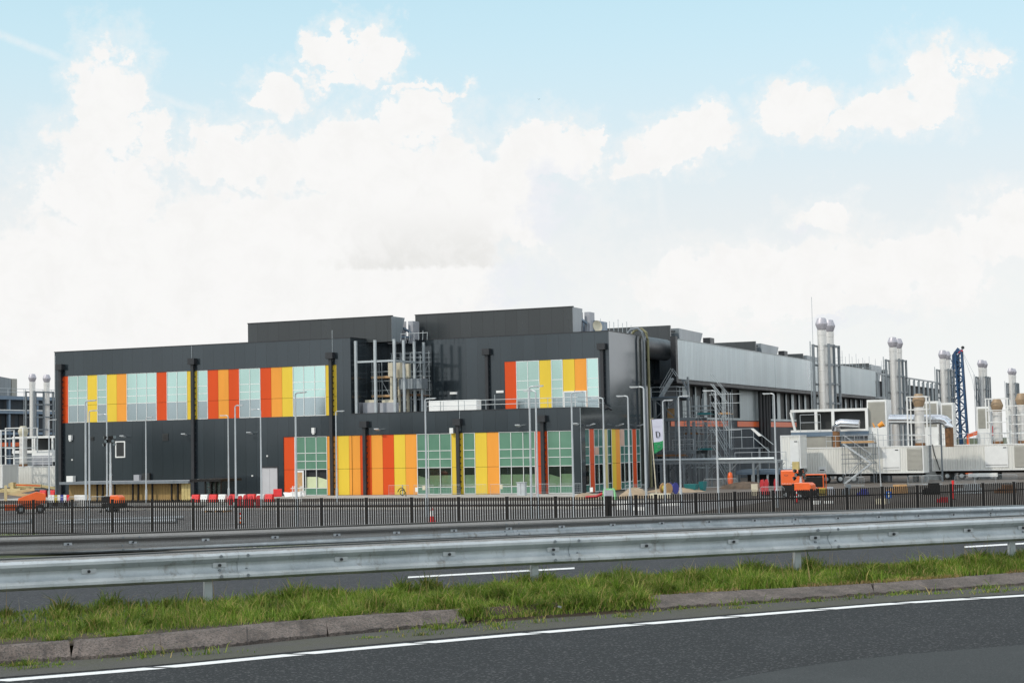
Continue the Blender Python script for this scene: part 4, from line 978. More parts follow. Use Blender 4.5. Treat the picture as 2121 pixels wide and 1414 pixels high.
# dark red stands
def red_stand(px, D, h, text):
    p = gnd(px, D); r = thing('barrier_stand', text, 'barrier stand', p, random.uniform(-.4,.4), 'dark red stands in the yard')
    m_ = MB(); m_.prism([(-.21,-.12,.1),(.20,-.12,.1),(.17,-.10,h*.55),(.21,-.10,h*.78),(.10,-.07,h),(-.11,-.07,h*.97),(-.19,-.10,h*.72),(-.16,-.10,h*.4)], (0,.22,0)); m_.build('upright', 'dark_red', r, local=True)
    m_ = MB(); m_.box(-.26,-.22,0,.26,.22,.10); m_.build('base', 'rubber', r, local=True)
for px, D, h, t in ((477,146,1.15,'dark red plastic stand before the red barrier left of the tall lamp post'),(497,146,1.1,'dark red stand just right of the tall lamp post'),(508,145,1.2,'taller dark red stand before the white barrier block'),
                    (519,144,1.1,'left one of the two dark red stands before the middle red barrier'),(535,144,1.15,'dark red stand before the pale door'),
                    (1579,152,1.45,'left one of the red pair behind the fence, left of a lamp post'),(1588,151,1.5,'right one of the red pair behind the fence, with a pale patch'),(1607.5,153,1.5,'single dark red stand behind the lamp post at the small container')):
    red_stand(px, D, h, t)
# stored white signs behind the crowd barriers
p = gnd(122, 159); m_ = thing('sign_stack', 'row of white sign boards with coloured corners stored behind the barrier', 'sign boards', p)
for k in range(7):
    mt = ('white_plastic','white_plastic','drum_yellow','white_plastic','blue_paint','white_plastic','signal_red')[k]
    b_ = MB(); b_.box(-1.2+k*.34,-.04+k*.02,.45,-.9+k*.34,.02+k*.02,1.15); b_.build('board', mt, m_, local=True)
b_ = MB(); b_.box(-1.3,-.1,.0,1.3,.3,.44); b_.build('rack', 'black_steel', m_, local=True)
p = gnd(168, 159); b_ = MB(); b_.box(p.x-.8,p.y,.35,p.x+.5,p.y+.3,1.1); b_.box(p.x-.9,p.y-.04,.0,p.x+.6,p.y+.34,.349); tag(b_.build('white_crate', 'white_plastic'), 'white crate behind the barriers left of the light mast', 'crate')
# white slab pile, long poles, striped posts
p = gnd(452, 138); m_ = thing('slab_pile', 'pile of white slabs lying on dark bearers behind the fence', 'slab pile', p)
for k in range(3): b_ = MB(); b_.cbox((.1*k-.1,0,.16+k*.12), 2.4-.1*k, 1.0, .11, .03*k); b_.build('slab', 'white_sheet', m_, local=True)
b_ = MB()
for x in (-.9,0,.9): b_.box(x-.08,-.5,0,x+.08,.5,.15)
b_.build('bearer', 'plywood', m_, local=True)
for j, (pa_, pb_, r_, t) in enumerate((((112,1078.5),(380,1071.5),.14,'long galvanised pole lying on the paving, upper one of the pair'),((120,1082.5),(365,1077.5),.15,'long galvanised pole lying on the paving, lower one of the pair'),((-60,1085),(62,1079),.13,'long pale pole lying on the ground at the left picture edge'))):
    a, b = pZ(r_+.05,*pa_), pZ(r_+.05,*pb_); a.z = b.z = r_+.02+(.0 if j != 0 else .03); q = thing('spare_pole', t, 'pole', a, 0., 'poles lying behind the fence')
    MB().tube([a,b], r_*.62, 12, r_).build('shaft', 'lamp_pole_grey', q, smooth=True); d = (b-a).normalized(); b_ = MB(); b_.bar(b+d*.01,b+d*.06,.42,.42); b_.build('base_plate', 'galvanised_dark', q)
def striped(px, y0, h, cols, text, r=.09, cone=False):
    p = ringz(px, y0); t = thing('marker_post', text, 'marker post', p); n = len(cols)
    for k, c_ in enumerate(cols):
        z0, z1 = .06+(h-.06)*k/n, .06+(h-.06)*(k+1)/n; ra = r*(1.5-1.2*k/n) if cone else r; rb_ = r*(1.5-1.2*(k+1)/n) if cone else r
        MB().lathe((0,0,0), [(ra,z0),(rb_,z1)], 12).build('band', c_, t, smooth=True, local=True)
    MB().box(-.2,-.2,0,.2,.2,.055).build('foot', 'rubber', t, local=True)
striped(498.5, 1085, .78, ['machine_orange','white_plastic','machine_orange','white_plastic','signal_red'], 'short post ringed orange and white beside the tall lamp post')
striped(895, 1082, 1.0, ['signal_red','signal_red','white_plastic','white_plastic','signal_red'], 'red and white cone shaped marker beside the tall lamp post', .16, True)
striped(1650.5, 1041, 1.05, ['signal_red','signal_red','white_plastic','signal_red','white_plastic','signal_red'], 'red and white striped post below the orange light tower', .08)
striped(1975, 1034, 1.5, ['signal_red','signal_red'], 'plain red post before the wheels of the second container', .10)
# white trestle shelf before the timber wall
p = gnd(354, 142); m_ = thing('white_rack', 'open white shelf rack standing before the timber shelter', 'rack', (p.x,139.8,0))
for z in (.55,.9,1.25): MB().box(-.6,-.2,z,.6,.2,z+.05).build('shelf', 'white_frame', m_, local=True)
b_ = MB()
for x in (-.45,.4): b_.bar((x,-.15,0),(x+.05,-.15,1.5),.05); b_.bar((x,.15,0),(x+.05,.15,1.5),.05)
b_.build('upright', 'white_frame', m_, local=True)

# ------------------------------------------------------------------ machines
def wheel(root, c, r, w, axis='y', name='wheel'):
    m_ = MB(); m_.lathe(c, [(r*.55,-w/2),(r*.92,-w/2),(r,-w*.35),(r,w*.35),(r*.92,w/2),(r*.55,w/2)], 18, axis); o = m_.build(name, 'rubber', root, smooth=True, local=True)
    m_ = MB(); m_.lathe(c, [(r*.2,-w*.56),(r*.5,-w*.50),(r*.54,-w*.3),(r*.54,w*.3),(r*.5,w*.50),(r*.2,w*.56)], 14, axis); m_.build('rim', 'galvanised', o, smooth=True, local=True); return o
def boom_lift(p, rz, label, boom=True):
    t = thing('boom_lift', label, 'boom lift', p, rz)
    m_ = MB(); m_.box(-1.3,-.75,.45,1.3,.75,.85); m_.prism([(-1.3,-.6,.85),(-.6,-.6,1.0),(.7,-.6,1.0),(1.3,-.6,.85)], (0,1.2,0)); m_.build('chassis', 'machine_orange', t, local=True, bevel=.04)
    for x in (-.95,.95):
        for y in (-.85,.85): wheel(t, (x,y,.45), .45, .32)
    m_ = MB(); m_.prism([(-1.2,-.95,1.0),(1.5,-.95,1.0),(1.5,-.95,1.95),(.6,-.95,2.2),(-1.2,-.95,1.55)], (0,.62,0)); m_.build('engine_cover', 'machine_orange', t, local=True, bevel=.05)
    m_ = MB(); m_.prism([(-1.2,.35,1.0),(1.5,.35,1.0),(1.5,.35,1.7),(-1.2,.35,1.5)], (0,.6,0)); m_.build('engine_cover', 'machine_orange', t, local=True, bevel=.05)
    m_ = MB(); m_.lathe((0,0,.9), [(.5,0),(.5,.12)], 16); m_.build('turntable', 'black_steel', t, local=True)
    m_ = MB(); m_.bar((1.0,0,1.6),(-2.4,0,2.15),.30,.34); m_.bar((-2.4,0,1.3),(-2.4,0,2.9),.28,.5); m_.bar((-2.4,0,2.05),(.4,0,2.45),.26,.30); m_.build('riser', 'machine_beige', t, local=True, bevel=.02)
    if not boom: return t
    m_ = MB(); m_.bar((-2.5,0,2.95),(2.6,0,2.5),.30,.34); m_.build('main_boom', 'machine_beige', t, local=True, bevel=.02)
    m_ = MB(); m_.bar((2.61,0,2.5),(5.2,0,2.27),.22,.24); m_.bar((-1.4,-.158,2.93),(2.4,-.158,2.60),.006,.10); m_.build('fly_boom', 'machine_orange', t, local=True)
    m_ = MB()
    for z in (0,.5,1.0): m_.tube([(5.2,-.8,1.6+z),(6.0,-.8,1.6+z),(6.0,.8,1.6+z),(5.2,.8,1.6+z),(5.2,-.8,1.6+z)], .025, 6)
    for x in (5.2,6.0):
        for y in (-.8,0,.8): m_.tube([(x,y,1.6),(x,y,2.6)], .025, 6)
    m_.box(5.2,-.8,1.56,6.0,.8,1.6); m_.build('basket', 'galvanised', t, local=True)
    return t
p = gnd(63, 143.5); bl_ = boom_lift(p, R_(40), 'orange boom lift with a beige folded riser parked at the left picture edge', False); bl_.scale = (.84,)*3; MB().box(-2.5,-.7,.35,-1.35,.7,.95).build('counterweight', 'machine_orange', bl_, local=True, bevel=.05)
BD = 212.; a, b, e_ = pD(BD,18,1004), pD(BD,86,1006), pD(BD,128,1013); T = thing('boom_lift', 'long beige stowed lifting boom with orange stripes, low before the left white container', 'boom lift', gnd(40,BD))
MB().bar(a, b, .40, .44).build('main_boom', 'machine_beige', T); MB().bar(b+(e_-b)*.01, e_, .3, .32).build('fly_boom', 'machine_beige', T); m_ = MB(); nn_ = Vector((0,-.27,0)); nn_ = Vector((0,-.215,0)); m_.bar(a+(b-a)*.25+nn_+Vector((0,0,.06)), b+nn_+Vector((0,0,.04)), .02, .16); m_.build('stripe', 'machine_orange', T)
g_ = gnd(36,BD); m_ = MB(); m_.cbox((g_.x,g_.y,.3), 2.2, 1.6, .5); m_.bar(pD(BD,2,1016), pD(BD,62,1012), .4, .42); m_.bar(Vector((g_.x-1.9,g_.y,.6)), pD(BD,2,1016), .4); m_.bar(pD(BD,23,1000)+Vector((.3,0,.1)), pD(BD,23,1000)+Vector((.3,0,-1.1)), .5); m_.build('base', 'machine_beige', T)
def light_tower(p, rz, hood, mast, label, hs=1.):
    t = thing('light_tower', label, 'light tower', p, rz)
    m_ = MB(); x0 = -.75 if hood == 2 else -.16; m_.prism([(x0,-.5,.75),(.75,-.5,.75),(.75,-.5,1.25),(.5,-.5,1.42),(x0,-.5,1.42)], (0,1.0,0)); m_.build('hood', 'machine_orange', t, local=True, bevel=.05)
    m_ = MB(); m_.box(-.85,-.55,.32,.85,.55,.74); m_.box(-.95,-.5,.78,-.78 if hood == 2 else -.2,.5,1.32); m_.build('chassis', 'black_steel', t, local=True)
    for x in (-.2,):
        for y in (-.62,.62): wheel(t, (x,y,.32), .32, .2)
    m_ = MB(); m_.bar((.85,0,.5),(1.7,0,.45),.08); m_.bar((1.6,0,0),(1.6,0,.5),.06)
    for x, y in ((-.8,-.9),(.8,-.9),(-.8,.9),(.8,.9)): m_.bar((x,y,0),(x,y*.6,.6),.06); m_.box(x-.1,y-.1,0,x+.1,y+.1,.03)
    m_.build('outrigger', 'black_steel', t, local=True)
    z = 1.3; r = .16; n = 5; m_ = MB()
    for k in range(n): h = (mast-1.3)/n; m_.box(-.35-r/2*1.3,-r/2,z,-.35+r/2*1.3,r/2,z+h); m_.box(-.35-r*.8,-r*.65,z+h-.05,-.35+r*.8,r*.65,z+h-.005); z += h; r *= .84
    m_.build('mast', 'lamp_pole_grey', t, local=True)
    m_ = MB(); m_.bar((-.75,0,mast+.1),(.05,0,mast+.1),.07); m_.bar((-.35,-.3,mast+.35),(-.35,.3,mast+.35),.06); m_.box(-.5,-.14,mast-.1,-.2,.14,mast+.45); m_.build('head_frame', 'black_steel', t, local=True)
    for x, z, d in ((-.80,.34,(-.5,-.7,-.1)),(-.66,.02,(-.2,-.9,-.2)),(-.86,-.28,(-.6,-.6,-.2)),(.10,.36,(.5,-.7,-.1)),(-.02,.04,(.3,-.9,-.2)),(.02,-.24,(.5,-.6,-.2))):
        d = Vector(d).normalized(); c = Vector((x,-.1,mast+z)); m_ = MB(); m_.tube([c-d*.02, c+d*.10, c+d*.12], .16, 14); m_.tube([c-d*.14, c-d*.021], .08, 10, .13); o = m_.build('floodlight', 'black_steel', t, local=True)
        m_ = MB(); m_.tube([c+d*.121, c+d*.13], .135, 14); m_.build('lens', 'grey_glass', o, local=True)
    return t
p = gnd(237, 143); light_tower(p, R_(8), 1, 6.0, 'trailer light tower with tall telescopic mast before the timber shelter')
p = gnd(1668, 139.5); light_tower(p, R_(-10), 2, 2.05, 'orange light tower with its mast down, before the orange generator')
p = gnd(1643, 142.5); G = thing('generator', 'large orange generator with a dark oval badge beside the lowered light tower', 'generator', p, R_(-6))
m_ = MB(); m_.box(-.85,-.6,1.15,.85,.6,2.42); m_.build('canopy', 'machine_orange', G, local=True, bevel=.08)
m_ = MB(); m_.box(-.8,-.55,.45,.8,.55,1.14); m_.build('chassis', 'black_steel', G, local=True)
m_ = MB(); m_.lathe((-.35,-.602,1.95), [(.001,.0),(.001,-.012)], 18, 'y'); V = [(-.35+.17*math.cos(6.2832*k/20),-.606,1.98+.075*math.sin(6.2832*k/20)) for k in range(20)]
V2 = [(-.35+.14*math.cos(6.2832*k/20),-.606,1.98+.05*math.sin(6.2832*k/20)) for k in range(20)]
m_ = MB().add(V+V2, [(k,(k+1) % 20,20+(k+1) % 20,20+k) for k in range(20)]); m_.build('badge', 'ink', G, local=True)
m_ = MB()
for k in range(8): x = -.7+k*.14; m_.prism([(x,-.604,1.25),(x+.08,-.604,1.25),(x+.05,-.604,1.33)], (0,-.006,0))
m_.build('warning_marks', 'white_plastic', G, local=True)
for x in (-.4,.4): wheel(G, (x,-.6,.35), .35, .2)
p = gnd(1688, 147); b_ = thing('machine_frame', 'open orange machine guard frame right of the lowered light tower', 'machine', p)
m_ = MB()
for z in (.75,1.9): m_.tube([(-.9,-.5,z),(.9,-.5,z),(.9,.5,z),(-.9,.5,z),(-.9,-.5,z)], .05, 6)
for x in (-.9,.9):
    for y in (-.5,.5): m_.tube([(x,y,.1),(x,y,1.9)], .05, 6)
m_.build('guard', 'machine_orange', b_, local=True); MB().box(-.8,-.4,.3,.8,.4,1.7).build('engine', 'black_steel', b_, local=True); MB().box(.5,-.6,.1,1.1,-.41,.75).build('tank', 'drum_yellow', b_, local=True)

# ------------------------------------------------------------------ small things on the yard
p = pY(151.5, 1088.5, 1020); r_ = thing('electric_cabinet', 'grey street cabinet standing before the last three bay green window', 'cabinet', (p.x,150.6,.1))
MB().box(-.42,-.25,0,.42,.25,1.22).build('housing', 'grey_frame', r_, local=True, bevel=.02).data.materials[0] = MAT['lamp_pole_grey']; MB().box(-.47,-.3,1.225,.47,.3,1.30).build('lid', 'lamp_pole_grey', r_, local=True); MB().box(-.012,-.262,.08,.012,-.252,1.18).build('door_seam', 'dark_steel', r_, local=True)
p = pY(150, 834, 1020); m_ = thing('cable_coil', 'black cable hanging in a coil on a pale post before the yellow panel', 'cable', (p.x,150,.1))
MB().tube([(0,0,0),(0,0,1.15)], .05, 8).build('post', 'galvanised', m_, local=True)
b_ = MB(); b_.tube([(-.55+0,.0,.45),(-.35,-.05,.75),(-.05,-.06,.88),(.2,-.06,.7),(.3,-.06,.45),(.2,-.08,.2),(-.02,-.08,.12),(-.22,-.08,.25),(-.24,-.08,.5),(-.05,-.08,.68),(.16,-.1,.62),(.38,-.1,.4),(.42,-.1,.05),(.38,-.2,-.08)], .045, 6); b_.build('cable', 'rubber', m_, local=True, smooth=True)
p = pY(151, 608, 1020); b_ = MB()
for k in range(6):
    a = Vector((p.x-.6+k*.2, 150.5+random.uniform(-.3,.3), .12)); b_.prism([a, a+Vector((1.0,.1,.05)), a+Vector((.8,.2,.35+.05*k)), a+Vector((-.3,.1,.45-.04*k))], (.05,.3,.04))
tag(b_.build('plastic_sheet', 'white_sheet'), 'crumpled heap of white sheets lying before the boarded entrance', 'sheets')
def heap(px, D, rx, ry, h, mt, label, cat, name):
    p = gnd(px, D); n, k = 22, 7; V = []
    for i in range(k+1):
        t = i/k
        for j in range(n):
            a = 6.2832*j/n; q = 1+.18*math.sin(a*3+px)+random.uniform(-.06,.06); V.append((p.x+rx*(1-t)*q*math.cos(a), p.y+ry*(1-t)*q*math.sin(a), h*(1-(1-t)**2)*(1+random.uniform(-.08,.08))))
    F = [(i*n+j, i*n+(j+1) % n, (i+1)*n+(j+1) % n, (i+1)*n+j) for i in range(k) for j in range(n)]
    return tag(MB().add(V, F).build(name, mt, smooth=True), label, cat)
heap(1315, 152, 1.5, 1.3, .95, 'sand', 'heap of pale sand behind the fence right of the green trestle', 'sand heap', 'sand_heap')
heap(1215, 152, 1.6, 1.1, .55, 'sand', 'low heap of tan rubble at the corner of the striped facade', 'rubble heap', 'rubble_heap')
heap(1545, 175, 3.0, 1.6, .7, 'soil', 'brown soil heap before the scaffold right of the barriers', 'soil heap', 'soil_heap')
heap(1400, 168, 3.0, 1.5, .45, 'sand', 'grey gravel heap below the cable drums', 'gravel heap', 'gravel_heap')
p = gnd(1236, 149); b_ = MB(); b_.tube([(p.x-1.0,p.y,.25),(p.x,p.y-.1,.32),(p.x+.55,p.y,.55)], .13, 10); tag(b_.build('red_pipe', 'dark_red'), 'dark red pipe lying behind the fence left of the green trestle', 'pipe')
p = gnd(1262, 149); m_ = thing('trestle', 'light green trestle with a grey sheet before the pale yellow strip', 'trestle', p)
b_ = MB(); 
for s in (-1,1): b_.bar((s*.62,-.2,0),(s*.46,0,1.0),.10); b_.bar((s*.62,.2,0),(s*.46,0,1.0),.10)
b_.box(-.5,-.08,.86,.5,.08,1.0); b_.build('legs', 'green_paint', m_, local=True); MB().box(-.38,-.13,.25,.42,-.09,.84).build('sheet', 'grey_box', m_, local=True)
for px, D, w, h, t in ((1290,126,.9,.72,'white sheet material standing upright behind the fence near the corner post'),(1325,124,1.0,.34,'low white sheet pile behind the fence right of the corner post'),(1390,132,1.5,.25,'long flat white sheet pile below the cable drums'),(1366,150,2.0,.45,'pale board pile at the foot of the flag pole'),(1692,129,.55,.3,'small row of white lumps at the fence below the lowered light tower'),(1822,127,.8,.45,'pale yellow crate against the fence below the windsock'),(1716,130,.6,.2,'small white lump lying behind the fence under the first container')):
    p = gnd(px, D); b_ = MB()
    for k in range(4): b_.cbox((p.x+random.uniform(-.15,.15)*w,p.y+k*.09,0), w*random.uniform(.8,1.1), .07, h*random.uniform(.7,1.05), random.uniform(-.1,.1))
    tag(b_.build('sheet_pile', 'cream' if 'yellow' in t or 'board' in t else 'white_sheet'), t, 'sheet pile')
def drum(px, D, mt, hub, label, rz):
    p = gnd(px, D); t = thing('cable_drum', label, 'cable drum', p, rz); r = .55
    for y in (-.32,.32): MB().lathe((0,y,r), [(.08,-.03),(r,-.03),(r,.03),(.08,.03)], 24, 'y').build('flange', mt, t, local=True, smooth=True)
    MB().lathe((0,0,r), [(.33,-.285),(.33,.285)], 20, 'y').build('core', hub, t, local=True, smooth=True)
drum(1380, 161, 'plywood', 'drum_yellow', 'pale wooden cable drum with yellow winding right of the flag', 1.15)
drum(1394, 162, 'blue_paint', 'blue_paint', 'blue cable drum right of the pale one', 1.3)
def skip(px, D, w, h, mt, label):
    p = gnd(px, D); b_ = MB(); z = .15
    P = [(-w/2*.72,-.5,z),(w/2*.72,-.5,z),(w/2*.72,.5,z),(-w/2*.72,.5,z)]; Q = [(-w/2,-.65,z+h),(w/2,-.65,z+h),(w/2,.65,z+h),(-w/2,.65,z+h)]
    I = [(a*.94,b*.92,c) for a, b, c in Q]; J = [(a*.92,b*.9,c+.05) for a, b, c in P]
    b_.add([(p.x+a,p.y+b,c) for a, b, c in P+Q+I+J], [(3,2,1,0),(0,1,5,4),(1,2,6,5),(2,3,7,6),(3,0,4,7),(4,5,9,8),(5,6,10,9),(6,7,11,10),(7,4,8,11),(8,9,13,12),(9,10,14,13),(10,11,15,14),(11,8,12,15),(12,13,14,15)])
    for x in (-.4,.4): b_.cbox((p.x+x*w*.6,p.y,0), .1, .8, .145)
    return tag(b_.build('skip', mt), label, 'skip')
skip(1433, 168, 1.3, .62, 'teal', 'small teal skip standing before the scaffolded platform'); skip(1456, 170, .5, .8, 'teal', 'dark green bin right of the teal skip')
p = gnd(1563, 152); b_ = MB(); b_.box(p.x-.3,p.y,.5,p.x+.3,p.y+.4,1.05); b_.box(p.x-.26,p.y+.05,0,p.x+.26,p.y+.35,.499); tag(b_.build('crate', 'cream'), 'pale crate left of the dark red stands', 'crate')
p = gnd(1649, 158); MBX = MB().box(p.x-.3,p.y,1.6,p.x+.3,p.y+.5,2.9); MBX.box(p.x-.2,p.y+.1,0,p.x+.2,p.y+.4,1.599); tag(MBX.build('tool_box', 'mustard'), 'upright mustard yellow box behind the orange generator', 'box')
p = gnd(1841, 128); m_ = thing('round_sign', 'blue and white round sign leaning at the fence below the windsock', 'sign', p)
MB().lathe((0,0,.66), [(.001,-.02),(.30,-.02),(.30,.01),(.001,.01)], 24, 'y').build('disc', 'blue_paint', m_, local=True).data.materials[0] = simple('sign_blue', (.02,.14,.55), .4).m
V = [(.02,-.024,.45),(.14,-.024,.60),(.06,-.024,.60),(.06,-.024,.84),(-.03,-.024,.84),(-.03,-.024,.60),(-.10,-.024,.60)]; MB().add(V, [tuple(range(7))[::-1]]).build('arrow', 'white_plastic', m_, local=True); MB().bar((0,.02,0),(0,.02,.6),.05).build('stake', 'galvanised', m_, local=True)
p = gnd(1952, 128); b_ = MB(); b_.cbox(p, .9, .4, .28, .2); b_.cbox(p+Vector((.1,.1,.281)), .5, .3, .12, .3); tag(b_.build('red_tarpaulin', 'dark_red'), 'folded dark red tarpaulin lying behind the fence at right', 'tarpaulin')
p = gnd(1513, 181); b_ = MB(); b_.lathe((p.x,p.y,0), [(.22,.3),(.30,.6),(.30,1.1),(.22,1.5),(.10,1.62)], 14); tag(b_.build('orange_bundle', 'machine_orange', smooth=True), 'upright orange wrapped bundle below the pipe bridge', 'bundle')
# flag
FD = 152; fb, ft = gnd(1360, FD), pD(FD, 1347.6, 867.5); m_ = thing('flag', 'white beach flag with a dark letter D and a green foot', 'flag', fb)
MB().tube([fb, fb.lerp(ft,.5), ft, ft+Vector((.25,0,.05))], .055, 8, .03).build('pole', 'cream', m_)
def fl(px, py): return pD(FD-.02, px, py)
def sheetp(name, pts, mt, par, off):
    P = [fl(*q)-CF*off for q in pts]; b_ = MB(); b_.prism([tuple(q) for q in P], tuple(CF*.012)); return b_.build(name, mt, par)
cl = sheetp('cloth', [(1350,868.3),(1374,867),(1373.6,912),(1367,914.3),(1353.8,916)], 'flag_white', m_, 0)
sheetp('green_foot', [(1353.8,916),(1367,914.3),(1373.6,912),(1373,926),(1370.5,930.5),(1364,934),(1358.5,938),(1355.8,938.5)], 'flag_green', m_, 0)
b_ = MB()
def stroke(q, w):
    for a, b in zip(q, q[1:]): b_.bar(fl(*a)-CF*.02, fl(*b)-CF*.02, w, .015)
stroke([(1358.8,893.2),(1360.2,905.6)], .095); stroke([(1358.6,893.3),(1362.6,892.9),(1365.4,895.2),(1366.4,899),(1365.6,903),(1363.4,905.3),(1360.0,905.8)], .09); b_.build('letter', 'ink', cl)
b_ = MB(); x = 1353.8
for k, (w, h) in enumerate(((1.5,2.0),(1.2,1.6),(1.7,1.8),(1.3,1.6),(1.5,2.1),(1.2,1.7),(1.6,1.6),(1.3,2.2),(1.1,2.2))):
    a = fl(x, 882.8-k*.06)-CF*.02; b = fl(x+w*.78, 882.8-k*.06)-CF*.02; b_.bar(a, b, h*FD/FL*.55, .008); x += w+.45
b_.build('small_print', 'grey_box', cl)
gf = [o for o in kids(m_) if o.name.startswith('green_foot')][0]; b_ = MB()
for a in range(6):
    t = a*1.047; c = fl(1364.6+2.2*math.cos(t), 924.2+2.2*math.sin(t))-CF*.03; b_.bar(c-CR*.055, c+CR*.055, .11, .008)
for q in ((1359.4,919.5,.11),(1361,930.5,.09),(1368.3,917,.09),(1358.6,935,.07)): c = fl(q[0],q[1])-CF*.03; b_.bar(c-CR*q[2]*.6, c+CR*q[2]*.6, q[2], .008)
b_.build('flower_mark', 'flag_white', gf)
# windsock
p = gnd(1825.5, 152); q = pD(152, 1817.5, 887); m_ = thing('windsock', 'orange windsock on a thin pale pole before the first long container', 'windsock', p)
MB().tube([p, q], .06, 8, .035).build('pole', 'lamp_pole_grey', m_); b_ = MB(); b_.tube([q+Vector((.1,0,.2)), q+Vector((.55,0,.45))], .18, 12, .26); b_.tube([q+Vector((-.25,0,.1)), q+Vector((-.42,0,.5))], .07, 8, .05); b_.build('sock', 'machine_orange', m_).data.materials[0] = MAT['orange_panel']
# litter in the grass
p = pZ(ZR+.22, 1160, 1243); b_ = MB(); V = [(p.x+random.uniform(-.035,.035), p.y+random.uniform(-.035,.035), p.z-.06+random.uniform(-.025,.03)) for k in range(9)]
b_.add(V, [(0,1,2),(2,3,4),(4,5,0),(0,2,4),(5,6,7),(7,8,1),(1,3,6),(6,8,2),(3,5,8)]); tag(b_.build('litter', 'grey_frame'), 'small crumpled white wrapper caught in the tall grass of the kerb gap', 'litter')
# bird
p = pD(240, 1116, 205.5); b_ = MB(); b_.add([(p.x-.28,p.y,p.z+.05),(p.x-.05,p.y-.05,p.z),(p.x-.05,p.y+.1,p.z),(p.x+.05,p.y-.05,p.z),(p.x+.05,p.y+.1,p.z),(p.x+.28,p.y,p.z+.06),(p.x,p.y-.2,p.z-.04),(p.x,p.y+.25,p.z-.02),(p.x,p.y,p.z-.07)], [(0,1,2),(5,4,3),(1,3,4,2),(6,3,1),(7,2,4),(8,6,1),(8,3,6),(8,1,2),(8,4,3),(8,2,7),(8,7,4)]); tag(b_.build('bird', 'bird_grey'), 'tiny dark bird flying high against the pale blue sky', 'bird')
# ------------------------------------------------------------------ scaffolds
def scaffold(name, label, x0, x1, y0, y1, z0, z1, nx, lift, decks=(), toe='plywood', over=.9, stair=False, ny=1, mat='galvanised', r=.035, brace=True, base_z=None):
    t = thing(name, label, 'scaffold', ((x0+x1)/2, y0, z0))
    st = MB(); lg = MB()
    for i in range(nx+1):
        for j in range(ny+1):
            x = x0+(x1-x0)*i/nx; y = y0+(y1-y0)*j/ny; st.tube([(x,y,z0),(x,y,z1+over*random.uniform(.5,1.15))], r, 6)
    st.build('standards', mat, t)
    z = z0+lift
    while z <= z1+.01:
        for dz in (0, .5, 1.0):
            if z+dz > z1+1.05: continue
            for y in (y0, y1): lg.tube([(x0-.15,y,z+dz),(x1+.15,y,z+dz)], r*.8, 5)
            if dz == 0:
                for i in range(nx+1): x = x0+(x1-x0)*i/nx; lg.tube([(x,y0-.1,z),(x,y1+.1,z)], r*.8, 5)
        z += lift
    lg.build('ledgers', mat, t)
    if brace:
        z = z0; k = 0
        while z+lift <= z1+.01:
            for y in (y0-.04, y1+.04):
                i = k % nx; xa, xb = x0+(x1-x0)*i/nx, x0+(x1-x0)*(i+1)/nx
                MB().tube([(xa,y,z),(xb,y,z+lift)] if k % 2 == 0 else [(xb,y,z),(xa,y,z+lift)], r*.8, 5).build('brace', mat, t)
            z += lift; k += 1
    for zd in decks: MB().box(x0-.1,y0+.05,zd,x1+.1,y1-.05,zd+.06).build('deck', toe, t); MB().box(x0-.1,y0-.03,zd,x1+.1,y0+.0,zd+.22).build('toe_board', toe, t)
    if stair:
        z = z0; k = 0
        while z+lift <= z1+.01:
            a, b_ = ((x0+.2,z),(x1-.2,z+lift)) if k % 2 == 0 else ((x1-.2,z),(x0+.2,z+lift)); s = MB(); yy = y0-.45
            for q in (yy, yy+.5): s.bar((a[0],q,a[1]),(b_[0],q,b_[1]),.05,.16); s.tube([(a[0],q,a[1]+1),(b_[0],q,b_[1]+1)], .022, 5)
            for m in range(1, 9): f = m/9; s.box(a[0]+(b_[0]-a[0])*f-.11,yy+.03,a[1]+(b_[1]-a[1])*f,a[0]+(b_[0]-a[0])*f+.11,yy+.47,a[1]+(b_[1]-a[1])*f+.03)
            s.build('stair_flight', 'lamp_pole_grey', t); z += lift; k += 1
    return t
# in the loft between the two blocks
yl = 158.5; a, b = pY(yl,771,800).x, pY(yl,812,800).x
scaffold('scaffold', 'tube scaffold with timber decks inside the open loft of the building', a, b, yl, yl+1.6, ZL-.5, pY(yl,790,760).z, 2, 2.0, (pY(yl,790,822).z, pY(yl,790,783).z))
yl = 160.5; a, b = pY(yl,812,800).x, pY(yl,872,800).x
scaffold('scaffold', 'bare tube scaffold at the right of the open loft, behind the steel columns', a, b, yl, yl+2.0, ZL-.5, pY(yl,840,745).z, 3, 2.0, (pY(yl,840,820).z,), 'rust_brown')
def at_loft(px0, px1, y, py0, py1): p, q = pY(y,px0,py1), pY(y,px1,py0); return p.x, q.x, p.z, q.z
for px0, px1, py0, py1, y, mt, t in ((804,812.5,751,780,158.0,'cream','narrow cream cabinet at the top of the loft scaffold, left of the middle column'),(820,828,751,782,159.3,'cream','second cream cabinet at the top of the loft, between two columns'),(838,846,753,782,160.0,'cream','third cream cabinet at the top of the loft, right of two columns')):
    a, b, c_, d = at_loft(px0,px1,y,py0,py1); m_ = MB(); m_.box(a,y,c_,b,y+.6,d); m_.box(a+.05,y-.02,c_+(d-c_)*.5-.02,b-.05,y-.004,c_+(d-c_)*.5+.02); m_.box((a+b)/2-.1,y+.1,ZL-.5,(a+b)/2+.1,y+.4,c_-.002); tag(m_.build('air_unit', mt), t, 'cabinet', 'cream cabinets in the loft')
a, b, c_, d = at_loft(826,873,158.9,783,806); t_ = thing('duct_box', 'galvanised duct box raised in the loft behind the columns', 'duct', ((a+b)/2,158.9,c_))
MB().box(a,158.9,c_,b,160.4,d).build('casing', 'galvanised_dark', t_); m_ = MB()
for k in range(1,7): x = a+(b-a)*k/7; m_.box(x-.03,158.85,c_+.02,x+.03,158.895,d-.02)
m_.build('seam', 'galvanised', t_); m_ = MB()
